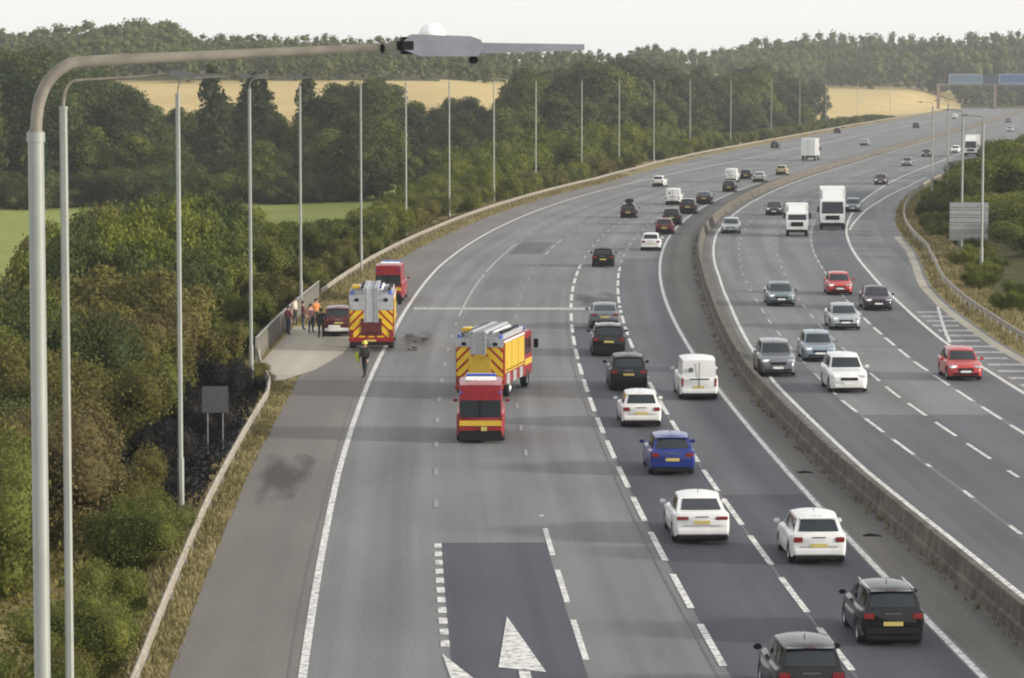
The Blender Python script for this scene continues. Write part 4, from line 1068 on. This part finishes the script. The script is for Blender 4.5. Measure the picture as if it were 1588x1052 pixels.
def oncoming(px, py, kind, mat, label, cat='car', **k):
    py += 0.12 * (py - HZ) / CAM_H
    x, y = at(px, py); s = to_su(x, y)[0]; h = heading(s); L = CARS[kind]['L']
    fwd = Vector((math.sin(h), math.cos(h))); x += fwd.x * L / 2; y += fwd.y * L / 2
    return car(kind, x, y, -PI / 2 - h + k.pop('yaw', 0.0), mat, label, cat, GO, **k)
away(1258, 1090, 'mini', BLACK, 'black hatchback cut off by the bottom edge of the picture', extras=('dark_mirror',))
away(1385, 993, 'mini', BLACK, 'black tall hatchback with yellow plate beside the central barrier', extras=('rails',))
away(1270, 868, 'hatch', WHITE, 'white hatchback in the outer lane with dark rear window', lower=WHITE)
away(1089, 836, 'saloon', WHITE, 'white fastback saloon straddling the lane dashes left of the white hatchback', lower=WHITE)
away(1043, 731, 'hatch', BLUE, 'bright blue hatchback behind the small white car', lower=BLUE)
away(995, 657, 'hatch', WHITE, 'small white car just behind the dark four by four', lower=WHITE)
away(1084, 615, 'van', WHITE, 'white panel van with closed rear doors by the central barrier', cat='van', lower=WHITE)
away(975, 601, 'suv', DGREY, 'dark four by four between two black cars and the white van')
away(944, 548, 'suv', BLACK, 'black four by four with a pale shining roof ahead of the dark one', extras=('rails',))
away(938, 506, 'saloon', GREY, 'silver grey saloon at the end of the white cross line')
away(935, 411, 'hatch', DOLIVE, 'dark olive car alone in the middle lane ahead of the cross line')
away(1009, 386, 'hatch', WHITE, 'white car next to the green tinged curve of the central reservation', lower=WHITE)
away(974, 336, 'hatch', BLACK, 'dark car with a tall narrow roof box alone in the bend', extras=('roofbox',))
away(1030, 361, 'hatch', MAROON, 'dull red car just ahead of the white car on the inside of the bend')
away(1041, 347, 'suv', DGREY, 'dark grey car between the dull red car and the white van')
away(1066, 330, 'suv', BLACK, 'black off roader beside the small white van on the bend')
away(1043, 316, 'van', WHITE, 'small white van left of the black off roader on the bend', cat='van')
away(1091, 315, 'saloon', BLACK, 'low black car ahead of the black off roader')
away(1020, 288, 'hatch', WHITE, 'white car alone on the outside of the bend near the verge')
away(1130, 296, 'hatch', DGREY, 'dark hatchback nearest the barrier before the silver car')
away(1133, 281, 'van', WHITE, 'pale van just beyond the dark hatchback on the bend', cat='van')
away(1156, 277, 'hatch', BLACK, 'black car between the pale van and the silver car')
away(1176, 281, 'saloon', SILVER, 'silver car beside the barrier in the distant queue')
away(1211, 270, 'hatch', BEIGE, 'beige car with a dark rear window before the white lorry')
away(1201, 229, 'hatch', DGREY, 'dark car left of the white lorry near the far verge')
away(1298, 206, 'hatch', DGREY, 'tiny dark car beyond the white lorry on the left side')
away(1340, 225, 'saloon', SILVER, 'tiny silver car beyond the white lorry in the middle')
away(1420, 198, 'suv', BLACK, 'tiny black car far along the straight before the gantry')
away(1480, 184, 'van', WHITE, 'tiny white van near the distant gantry leg', cat='van')
away(1538, 168, 'suv', DGREY, 'farthest dark car below the gantry signs')
oncoming(1317, 607, 'suv', WHITE, 'white estate car coming towards the camera with black grille', lower=WHITE)
oncoming(1207, 582, 'suv', GREY, 'grey off roader coming along the lane next to the barrier')
oncoming(1272, 559, 'hatch', SBLUE, 'silver blue car between the grey off roader and the white estate')
oncoming(1312, 510, 'saloon', SILVER, 'silver saloon coming behind the silver blue car')
oncoming(1498, 588, 'hatch', REDC, 'red car coming beside the hatched nose at far right')
oncoming(1363, 480, 'saloon', PURPLE, 'dark plum car coming in the outer left lane with bright headlights')
oncoming(1303, 456, 'hatch', REDC, 'red car coming behind the dark plum car')
oncoming(1212, 473, 'saloon', TEAL, 'low teal grey car coming alone in the middle')
oncoming(1133, 361, 'saloon', SILVER, 'silver car coming round the bend close to the barrier')
oncoming(1200, 333, 'saloon', DGREY, 'dark low car coming before the white box van')
oncoming(1322, 328, 'hatch', TEAL, 'teal grey car half hidden behind the white lorry')
oncoming(1365, 286, 'hatch', PURPLE, 'small dark purple car coming far behind the white lorry')
oncoming(1406, 257, 'hatch', GREY, 'tiny grey car coming near the leftmost right verge lamp')
oncoming(1436, 243, 'hatch', BLACK, 'tiny black car coming beside the leftmost right verge lamp')
oncoming(1481, 237, 'hatch', WHITE, 'tiny white car coming left of the distant lorry')
oncoming(1563, 190, 'hatch', DGREY, 'tiny dark car at the right edge of the distant carriageway')
oncoming(1566, 204, 'saloon', SILVER, 'tiny silver car nearest the right edge in the distance')

def lorry(px, py, facing, label, W=2.5, H=3.7, L=9.5, cabH=2.9, group=GO, boxmat=WHITE, name='lorry'):
    x, y = at(px, py); s = to_su(x, y)[0]; h = heading(s)
    fwd = Vector((math.sin(h), math.cos(h))); x += fwd.x * L / 2; y += fwd.y * L / 2
    rz = (PI / 2 - h) if facing > 0 else (-PI / 2 - h)
    e = empty(name, (x, y, 0.015), rz); tag(e, label, 'lorry', group)
    cl = 1.9
    prof = [(L/2 - cl, 0.55), (L/2 - 0.06, 0.55), (L/2, 0.9), (L/2 - 0.02, 1.55), (L/2 - 0.22, cabH - 0.15), (L/2 - 0.4, cabH), (L/2 - cl, cabH)]
    c = MB(); c.prism(prof, -W/2 + 0.05, W/2 - 0.05); c.build('cab', WHITE, e, 25)
    zw0, zw1 = 1.6, cabH - 0.25
    xw = lambda z: float(np.interp(z, [1.55, cabH - 0.15], [L/2 - 0.02, L/2 - 0.22])) + 0.015
    g = MB(); g.quad((xw(zw0), -W/2 + 0.18, zw0), (xw(zw0), W/2 - 0.18, zw0), (xw(zw1), W/2 - 0.24, zw1), (xw(zw1), -W/2 + 0.24, zw1)); g.build('windscreen', GLASS, e, 0)
    for sg in (-1, 1):
        q = MB(); yv = sg * (W/2 - 0.035); q.quad((L/2 - 0.35, yv, 1.65), (L/2 - 1.25, yv, 1.65), (L/2 - 1.25, yv, cabH - 0.3), (L/2 - 0.5, yv, cabH - 0.3)); q.build('side_window', GLASS, e, 0)
        MB().box((L/2 - 0.05, sg * (W/2 - 0.42), 0.80), (0.12, 0.4, 0.2), bev=0.03).build('headlight', HEAD, e)
        MB().box((L/2 - 0.1, sg * (W/2 + 0.16), 2.0), (0.12, 0.2, 0.6), bev=0.03).build('wing_mirror', TRIM, e)
        MB().box((-L/2 - 0.01, sg * (W/2 - 0.3), 0.75), (0.06, 0.4, 0.14)).build('tail_light', TAIL, e, 0)
    MB().box((L/2 + 0.005, 0, 1.2), (0.06, W * 0.55, 0.42), bev=0.03).build('grille', TRIM, e)
    MB().box((L/2 - 0.02, 0, 0.55), (0.2, W - 0.15, 0.28), bev=0.05).build('bumper', TRIM, e)
    MB().box(((-cl - 0.15) / 2, 0, (H + 0.95) / 2), (L - cl - 0.15, W, H - 0.95), bev=0.04).build('box_body', boxmat, e)
    MB().box((-0.2, 0, 0.78), (L - 0.6, 0.9, 0.3)).build('chassis', UNDER, e, 0)
    if H > cabH + 0.5:
        d = MB(); d.prism([(L/2 - cl, cabH), (L/2 - 0.55, cabH), (L/2 - 1.5, H - 0.05), (L/2 - cl, H - 0.05)], -W/2 + 0.25, W/2 - 0.25); d.build('wind_deflector', WHITE, e, 25)
    for wx in (L/2 - 1.1, -L/2 + 1.6, -L/2 + 2.75):
        for sg in (-1, 1): wheel(e, wx, sg * (W/2 - 0.17), 0.48, 0.3, ALLOY)
    # rear doors
    MB().box((-L/2 - 0.005, 0, (H + 0.95) / 2), (0.03, 0.04, H - 1.1)).build('door_seam', LANTERN, e, 0)
    return e
lorry(1291, 357, -1, 'tall white lorry coming next to the pale box van', W=2.5, H=4.0, L=10, cabH=3.0)
lorry(1236, 368, -1, 'pale box van with dark lower front coming left of the tall lorry', W=2.1, H=3.0, L=6.2, cabH=2.35)
lorry(1505, 243, -1, 'distant white lorry with dark windscreen coming in front of the green bank', W=2.5, H=4.0, L=10, cabH=3.1)
lorry(1253, 250, 1, 'white box lorry driving away past the far verge lamps', W=2.5, H=4.0, L=9, cabH=2.9, group=GA)

# fire engines
def chevron():
    m, nt, b = newmat('rear_chevrons'); N = nt.nodes; Lk = nt.links
    tc = N.new('ShaderNodeTexCoord'); sp = N.new('ShaderNodeSeparateXYZ'); Lk.new(tc.outputs['Object'], sp.inputs[0])
    ab = N.new('ShaderNodeMath'); ab.operation = 'ABSOLUTE'; Lk.new(sp.outputs[1], ab.inputs[0])
    ad = N.new('ShaderNodeMath'); ad.operation = 'MULTIPLY_ADD'; ad.inputs[1].default_value = 1.0; Lk.new(ab.outputs[0], ad.inputs[0]); Lk.new(sp.outputs[2], ad.inputs[2])
    md = N.new('ShaderNodeMath'); md.operation = 'PINGPONG'; md.inputs[1].default_value = 0.26; Lk.new(ad.outputs[0], md.inputs[0])
    gt = N.new('ShaderNodeMath'); gt.operation = 'GREATER_THAN'; gt.inputs[1].default_value = 0.085; Lk.new(md.outputs[0], gt.inputs[0])
    mx = N.new('ShaderNodeMix'); mx.data_type = 'RGBA'; mx.inputs[6].default_value = (0.34, 0.02, 0.015, 1); mx.inputs[7].default_value = (0.75, 0.50, 0.02, 1)
    Lk.new(gt.outputs[0], mx.inputs[0]); Lk.new(mx.outputs[2], b.inputs['Base Color']); b.inputs['Roughness'].default_value = 0.4
    return m
CHEV = chevron(); BEACON = plain('blue_beacon', (0.03, 0.10, 0.55), 0.15, coat=1); SHUTTER = plain('roller_shutter', (0.46, 0.45, 0.44), 0.45, 0.4)
def fire_engine(x, y, rz, label, rearlocker):
    hd0 = 2.66 if rearlocker else 2.25
    e = empty('fire_engine', (x, y, 0.015), rz); tag(e, label, 'fire engine', 'fire engines stopped on the carriageway')
    # x forward; rear at x = 0
    Lb, W = 5.9, 2.46
    body = MB().box((Lb / 2, 0, 1.85), (Lb, W, 2.3), bev=0.05)
    body.build('body', FRED, e, 30)
    MB().box((4.0, 0, 0.72), (7.6, 0.95, 0.34)).build('chassis', UNDER, e, 0)
    for sg in (-1, 1):
        for k in range(3):   # side lockers: yellow above, shutters below
            p = MB().box((0.42 + 1.86 * k + 0.72, sg * (W/2 + 0.012), 2.08), (1.76, 0.04, 1.52), bev=0.015).build('side_panel', FYEL, e)
            MB().box((0.42 + 1.86 * k + 0.72, sg * (W/2 + 0.045), 1.46), (1.5, 0.025, 0.04)).build('handle', TRIM, p, 0)
            lo_ = MB().box((0.42 + 1.86 * k + 0.72, sg * (W/2 + 0.012), 0.98), (0.9, 0.04, 0.56), bev=0.015).build('locker', SHUTTER, e)
            for q in range(6): MB().box((0.42 + 1.86 * k + 0.72, sg * (W/2 + 0.034), 0.76 + q * 0.088), (0.84, 0.012, 0.055)).build('slat', SHUTTER, lo_, 0)
        MB().box((Lb / 2, sg * (W/2 + 0.01), 2.93), (Lb - 0.1, 0.03, 0.1)).build('trim_strip', WPLATE, e, 0)
    # cab
    cab = MB(); prof = [(5.95, 0.62), (8.25, 0.62), (8.35, 0.95), (8.33, 1.6), (8.12, 2.78), (7.9, 2.95), (5.95, 2.95)]
    cab.prism(prof, -W/2 + 0.02, W/2 - 0.02); cab.build('cab', FRED, e, 25)
    g = MB(); g.quad((8.345, -1.05, 1.65), (8.345, 1.05, 1.65), (8.15, 0.98, 2.68), (8.15, -0.98, 2.68)); g.build('windscreen', GLASS, e, 0)
    for sg in (-1, 1):
        for a, b in ((6.15, 6.95), (7.15, 8.0)):
            q = MB(); yv = sg * (W/2 - 0.005); q.quad((a, yv, 1.75), (b, yv, 1.75), (b - 0.08, yv, 2.62), (a, yv, 2.62)); q.build('side_window', GLASS, e, 0)
        MB().box((7.1, sg * (W/2 - 0.01), 1.35), (2.1, 0.05, 0.32), bev=0.01).build('side_stripe', FYEL, e)
        MB().box((8.3, sg * (W/2 + 0.2), 2.2), (0.12, 0.25, 0.5), bev=0.04).build('wing_mirror', TRIM, e)
        MB().box((8.33, sg * 0.85, 1.0), (0.1, 0.42, 0.2), bev=0.03).build('headlight', HEAD, e)
    MB().box((7.55, 0, 3.05), (0.35, 1.9, 0.18), bev=0.05).build('light_bar', BEACON, e)
    for wx in (7.0, 1.9):
        for sg in (-1, 1): wheel(e, wx, sg * (W/2 - 0.18), 0.5, 0.34, ALLOY)
    # rear face
    rp = MB().box((-0.02, 0, (0.75 + hd0) / 2), (0.05, W - 0.1, hd0 - 0.75), bev=0.01).build('rear_panel', CHEV, e)
    MB().box((-0.03, 0, (hd0 + 3.1) / 2), (0.08, W - 0.04, 3.1 - hd0), bev=0.02).build('rear_header', ALU, e)
    lk = MB().box((-0.06, 0, (0.85 + (2.2 if rearlocker else 1.8)) / 2), (0.06, 1.15, (1.35 if rearlocker else 0.95)), bev=0.02).build('rear_locker', FYEL if rearlocker else plain('dark_red_locker', (0.10, 0.012, 0.012), 0.6), e)
    MB().box((-0.10, 0, 1.0), (0.03, 0.7, 0.05)).build('handle', TRIM, lk, 0)
    MB().box((-0.14, 0, 0.62), (0.32, W, 0.24), bev=0.05).build('rear_step', FRED, e)
    MB().box((-0.18, 0, 0.42), (0.2, W - 0.2, 0.16), bev=0.03).build('bumper', TRIM, e)
    MB().box((-0.31, 0.0, 0.60), (0.02, 0.52, 0.11)).build('number_plate', YPLATE, e, 0)
    for sg in (-1, 1):
        MB().box((-0.06, sg * 1.08, 0.98), (0.06, 0.18, 0.42), bev=0.02).build('tail_light', TAIL, e)
        MB().lathe([(0, 0.2), (0.09, 0.19), (0.11, 0.0)], 'z', (0.15, sg * 1.05, 3.1), 10).build('beacon', BEACON, e)
        MB().box((-0.09, sg * 0.80, 2.82), (0.05, 0.24, 0.18), bev=0.02).build('work_light', TRIM, e)
        MB().box((Lb / 2, sg * (W/2 - 0.08), 3.18), (Lb - 0.3, 0.05, 0.26)).build('roof_rail', ALU, e, 0)
    MB().box((Lb / 2, 0, 3.03), (Lb - 0.15, W - 0.3, 0.06)).build('roof_deck', ALU, e, 0)
    MB().box((2.6, 0.72, 3.22), (3.4, 0.5, 0.32), bev=0.03).build('roof_locker', ALU, e)
    MB().box((4.2, -0.75, 3.2), (1.8, 0.5, 0.3), bev=0.03).build('roof_locker', ALU, e)
    # ladder on its gantry, foot end hanging over the rear
    lh = 1.15 if rearlocker else 1.85
    for k, (yy, mt) in enumerate(((-0.98, TRIM), (-0.58, WPLATE), (0.52, TRIM))):
        MB().tube([(0.6, yy, 3.36 + 0.1 * (k == 2)), (5.2, yy, 3.36 + 0.1 * (k == 2))], 0.07, 8).build('suction_hose', mt, e)
    MB().box((1.1, 0.85, 3.48), (0.9, 0.42, 0.2), bev=0.03).build('equipment_box', FYEL, e)
    MB().box((5.3, 0.2, 3.22), (0.8, 1.1, 0.34), bev=0.05).build('equipment_box', FRED, e)
    ld = empty('ladder', (0, 0, 0), 0, e)
    for yy in (-0.36, -0.24, 0.24, 0.36):
        MB().box((2.6, yy, 3.46), (6.4, 0.07, 0.12)).build('stile', ALU, ld, 0)
        MB().box((-0.50, yy, 3.45 - lh / 2), (0.09, 0.07, lh), rot=Matrix.Rotation(-0.10, 3, 'Y')).build('stile', ALU, ld, 0)
    for k in range(18): MB().box((-0.4 + 0.36 * k, 0, 3.46), (0.05, 0.7, 0.05)).build('rung', ALU, ld, 0)
    MB().box((-0.48, 0, 3.42 - lh / 2), (0.05, 0.66, lh - 0.1), rot=Matrix.Rotation(-0.10, 3, 'Y')).build('ladder_cover', ALU, ld, 0)
    MB().box((-0.3, 0, 3.40), (0.5, 0.95, 0.1), bev=0.02).build('gantry', ALU, ld)
    return e
x, y = at(576, 545); fire_engine(x, y, PI / 2 + 0.02, 'fire engine on the hard shoulder with white ladder and chevron back', False)
x, y = at(744, 620); fire_engine(x, y, PI / 2 - 0.18, 'fire engine slewed across the second lane showing its yellow side', True).scale = (0.92, 0.93, 0.92)

def support_van(px, py, yaw, label):
    x, y = at(px, py); c = math.cos(PI / 2 + yaw), math.sin(PI / 2 + yaw)
    e = car('bigvan', x + c[0] * 2.7, y + c[1] * 2.7, PI / 2 + yaw, FRED, label, 'van', 'fire service vans', name='fire_service_van', lower=TRIM)
    L = CARS['bigvan']['L']; H = 2.45
    for ch in list(e.children):
        if ch.name.split('.')[0] in ('emblem', 'door_handle', 'number_plate', 'door_seam'): bpy.data.objects.remove(ch)
    MB().box((-L/2 - 0.02, 0, 1.42), (0.03, 1.66, 0.70), bev=0.04).build('rear_window', GLASS, e)
    MB().box((-L/2 - 0.035, 0, 1.42), (0.03, 0.07, 0.70)).build('door_seam', TRIM, e, 0)
    MB().box((-L/2 - 0.03, 0, 0.82), (0.035, 1.74, 0.22), bev=0.01).build('yellow_band', FYEL, e)
    MB().box((-L/2 - 0.03, 0, 0.28), (0.12, 1.80, 0.34), bev=0.03).build('bumper', TRIM, e)
    MB().box((-L/2 - 0.055, -0.15, 0.60), (0.02, 0.24, 0.18)).build('number_plate', YPLATE, e, 0)
    for sg in (-1, 1): MB().box((-L/2 - 0.03, sg * 0.8, 2.1), (0.04, 0.1, 0.08)).build('marker_light', BEACON, e, 0)
    MB().box((-1.0, 0, H + 0.04), (1.2, 1.3, 0.1), bev=0.04).build('roof_pod', WPLATE, e)
    MB().box((0.6, 0, H + 0.06), (0.25, 1.3, 0.12), bev=0.04).build('light_bar', BEACON, e)
    return e
support_van(745, 688, 0.0, 'red fire service van stopped behind the slewed fire engine')
support_van(602, 468, -0.03, 'red van parked ahead of the hard shoulder fire engine')
x, y = at(522, 523)
dv = car('suv', x, y + 2.3, PI / 2 + 0.05, MAROON, 'dark red car parked between the fire engine and the parapet fence', 'car', None, lower=WHITE)
MB().box((-2.31, 0.25, 0.50), (0.05, 0.7, 0.36), bev=0.02).build('pale_panel', WPLATE, dv)

# ------------------------------------------------------------------ people
SKIN = plain('skin', (0.50, 0.30, 0.22), 0.6); HAIR = plain('hair_dark', (0.03, 0.02, 0.015), 0.8); TUNIC = plain('dark_tunic', (0.025, 0.025, 0.028), 0.85)
HIVIS = plain('hivis_yellow', (0.50, 0.62, 0.04), 0.7); HELM = plain('helmet_yellow', (0.62, 0.55, 0.08), 0.4); HIVIS2 = plain('tunic_jacket', (0.045, 0.04, 0.035), 0.8); PINK = plain('pink_top', (0.50, 0.26, 0.25), 0.8); JEAN = plain('denim', (0.05, 0.07, 0.12), 0.85)
MAR = plain('maroon_top', (0.18, 0.05, 0.06), 0.85); CREAM = plain('cream_top', (0.55, 0.48, 0.38), 0.85); ORANGE = plain('orange_jacket', (0.55, 0.22, 0.06), 0.8); SHOE = plain('shoe_black', (0.015, 0.015, 0.015), 0.6)
def person(x, y, rz, label, topm, legm, stride=0.12, arm=0.15, helmet=None, height=1.76, vest=None, bulk=1.12):
    e = empty('person', (x, y, 0.012), rz); tag(e, label, 'person', 'people standing by the stopped vehicles')
    s = height / 1.76
    J = {'pel': (0, 0, 0.96, .135, .105), 'wst': (0.01, 0, 1.12, .13, .095), 'chs': (0, 0, 1.34, .165, .11), 'nck': (0, 0, 1.49, .062, .062), 'hd0': (0.01, 0, 1.56, .07, .08), 'hd1': (0.015, 0, 1.66, .082, .10), 'hd2': (0.0, 0, 1.735, .05, .065)}
    E = [('pel', 'wst'), ('wst', 'chs'), ('chs', 'nck'), ('nck', 'hd0'), ('hd0', 'hd1'), ('hd1', 'hd2')]
    for q, sg in (('l', 1), ('r', -1)):
        st = stride * sg
        J.update({'hip' + q: (0, sg * .095, .90, .095, .095), 'kn' + q: (st * .5 + .02, sg * .105, .50, .062, .062), 'an' + q: (st, sg * .11, .09, .045, .045), 'to' + q: (st + .17, sg * .125, .035, .042, .034),
                  'sh' + q: (0, sg * .19, 1.42, .065, .065), 'el' + q: (-.03 + arm * .3, sg * .27, 1.15, .045, .045), 'wr' + q: (arm, sg * .27, .92, .032, .032), 'pa' + q: (arm + .02, sg * .265, .84, .03, .042)})
        E += [('pel', 'hip' + q), ('hip' + q, 'kn' + q), ('kn' + q, 'an' + q), ('an' + q, 'to' + q), ('chs', 'sh' + q), ('sh' + q, 'el' + q), ('el' + q, 'wr' + q), ('wr' + q, 'pa' + q)]
        for f, (dx, ln) in enumerate(((.03, .075), (.012, .085), (-.008, .08), (-.026, .062))):
            J['f%d%s' % (f, q)] = (arm + .02 + dx, sg * .262, .84 - .03 - ln, .010, .010); E.append(('pa' + q, 'f%d%s' % (f, q)))
        J['th' + q] = (arm + .075, sg * .245, .83, .011, .011); E.append(('pa' + q, 'th' + q))
    names = list(J); me = bpy.data.meshes.new('body'); me.from_pydata([Vector(J[k][:3]) * s for k in names], [(names.index(a), names.index(b)) for a, b in E], [])
    o = bpy.data.objects.new('body', me); COL.objects.link(o)
    md = o.modifiers.new('skin', 'SKIN'); md.use_smooth_shade = True; sd = o.modifiers.new('sub', 'SUBSURF'); sd.levels = 1; sd.render_levels = 1
    for i, k in enumerate(names):
        v = me.skin_vertices[0].data[i]; q_ = bulk if k[0] not in 'fhn' else 1.0; v.radius = (J[k][3] * s * q_, J[k][4] * s * q_); v.use_root = (k == 'pel')
    dg = bpy.context.evaluated_depsgraph_get(); nm = bpy.data.meshes.new_from_object(o.evaluated_get(dg)); bpy.data.objects.remove(o)
    nm.materials.clear()
    for m in (SKIN, topm, legm, SHOE): nm.materials.append(m)
    for p in nm.polygons:
        c = p.center / s; mi = 1
        if c.z > 1.47: mi = 0
        elif abs(c.y) > 0.2 and c.z < 0.93: mi = 0
        elif c.z < 0.085: mi = 3
        elif c.z < 0.98 and abs(c.y) < 0.21: mi = 2
        p.material_index = mi; p.use_smooth = True
    b = bpy.data.objects.new('body', nm); link(b, e)
    if helmet:
        MB().lathe([(0, .175), (.06, .165), (.11, .12), (.125, .05), (.165, .02), (.165, .0), (.12, .0)], 'z', (0.01, 0, 1.64 * s), 14).build('helmet', helmet, e)
    else:
        MB().lathe([(0, .145), (.055, .135), (.093, .09), (.10, .03), (.09, -.03)], 'z', (-0.015, 0, 1.64 * s), 12).build('hair', HAIR, e)
    # face
    MB().box((0.108, 0, 1.645 * s), (0.03, 0.025, 0.045), bev=0.008).build('nose', SKIN, e)
    for sg in (-1, 1): MB().box((0.095, sg * 0.032, 1.672 * s), (0.02, 0.025, 0.012)).build('eye', HAIR, e, 0)
    MB().box((0.096, 0, 1.60 * s), (0.02, 0.045, 0.01)).build('mouth', MAR, e, 0)
    if vest:
        v = MB().lathe([(.25, .0), (.245, .16), (.24, .30), (.19, .40)], 'z', (0, 0, 0), 16)
        v.v = [(p[0] * .72 * s, p[1] * 1.02 * s, (1.02 + p[2]) * s) for p in v.v]; v.build('vest', vest, e)
    return e
x, y = at(566, 586); person(x, y, -2.2, 'firefighter in dark kit standing behind the hard shoulder fire engine', TUNIC, TUNIC, 0.16, 0.12, HELM, 1.82, HIVIS2, 1.4)
ff = scene.objects[[o.name for o in scene.objects if o.name.startswith('person')][-1]]
MB().box((0.15, -0.36, 1.02), (0.20, 0.16, 0.55), bev=0.06, rot=Matrix.Rotation(0.25, 3, 'X')).build('hi_vis_jacket', HIVIS, ff)
for (px, py), t_, l_, r_, lb in zip([(498, 525), (482, 517), (470, 512), (458, 505), (447, 520), (490, 508)], [TUNIC, PINK, MAR, CREAM, MAR, ORANGE], [TUNIC, JEAN, JEAN, TUNIC, JEAN, TUNIC], [1.9, -0.6, 0.4, 2.8, 0.9, -1.2],
        ['person in dark clothes nearest the dark van by the parapet fence', 'person in a pink top standing by the parapet fence', 'person in a maroon top between the pink and the cream tops', 'person in a cream top furthest along the parapet fence', 'person in a maroon top nearest along the parapet fence', 'person in an orange jacket behind the one in dark clothes']):
    x, y = at(px, py); person(x, y, r_, lb, t_, l_, 0.06, 0.14, None, 1.72)

# scattered debris on the carriageway
DEBR = plain('debris_dark', (0.03, 0.03, 0.032), 0.8)
for k, (px, py, w) in enumerate([(633, 523, 'nearest the fire engine'), (640, 545, 'nearest the camera'), (651, 531, 'in the middle of the scatter'), (660, 527, 'furthest to the right'), (648, 541, 'beside the nearest scrap')]):
    x, y = at(px, py); r = random.Random(k); mb = MB()
    pts = [Vector((r.uniform(-.3, .3), r.uniform(-.25, .25), 0)) for _ in range(3)]
    for p in pts: mb.box((p.x, p.y, 0.06), (r.uniform(.1, .25), r.uniform(.08, .2), 0.07), rot=Matrix.Rotation(r.uniform(0, 3), 3, 'Z'), bev=0.02)
    o = mb.build('debris', DEBR, loc=(x, y, 0.02)); tag(o, 'dark scrap of debris on the lane %s' % w, 'debris', 'debris on the first lane')
# tyre scrap in the central reservation
for px, py, lb in ((1248, 734, 'flat black tyre scrap in the central reservation beside the edge line'), (1352, 832, 'longer black tyre strip in the central reservation near the white hatchback')):
    x, y = at(px, py); mb = MB().tube([(-0.28, 0, 0.03), (-0.06, 0.06, 0.045), (0.18, 0.03, 0.03), (0.3, -0.08, 0.02)], [0.03, 0.055, 0.04, 0.02], 7)
    o = mb.build('tyre_scrap', RUBBER, loc=(x, y, 0.0)); tag(o, lb, 'debris')

# ------------------------------------------------------------------ evening haze
hm = bpy.data.materials.new('haze_air'); hm.use_nodes = True; hn = hm.node_tree.nodes
hn.remove(hn['Principled BSDF']); pv = hn.new('ShaderNodeVolumePrincipled')
pv.inputs['Color'].default_value = (0.90, 0.93, 0.96, 1); pv.inputs['Density'].default_value = 0.00012; pv.inputs['Anisotropy'].default_value = 0.3
hm.node_tree.links.new(pv.outputs[0], hn['Material Output'].inputs['Volume'])
hb = MB().box((0, 1480, 23.0), (2700, 3260, 60.0)).build('haze', hm, smooth=0); tag(hb, 'thin pale evening haze over the motorway and fields', 'haze', kind='stuff')
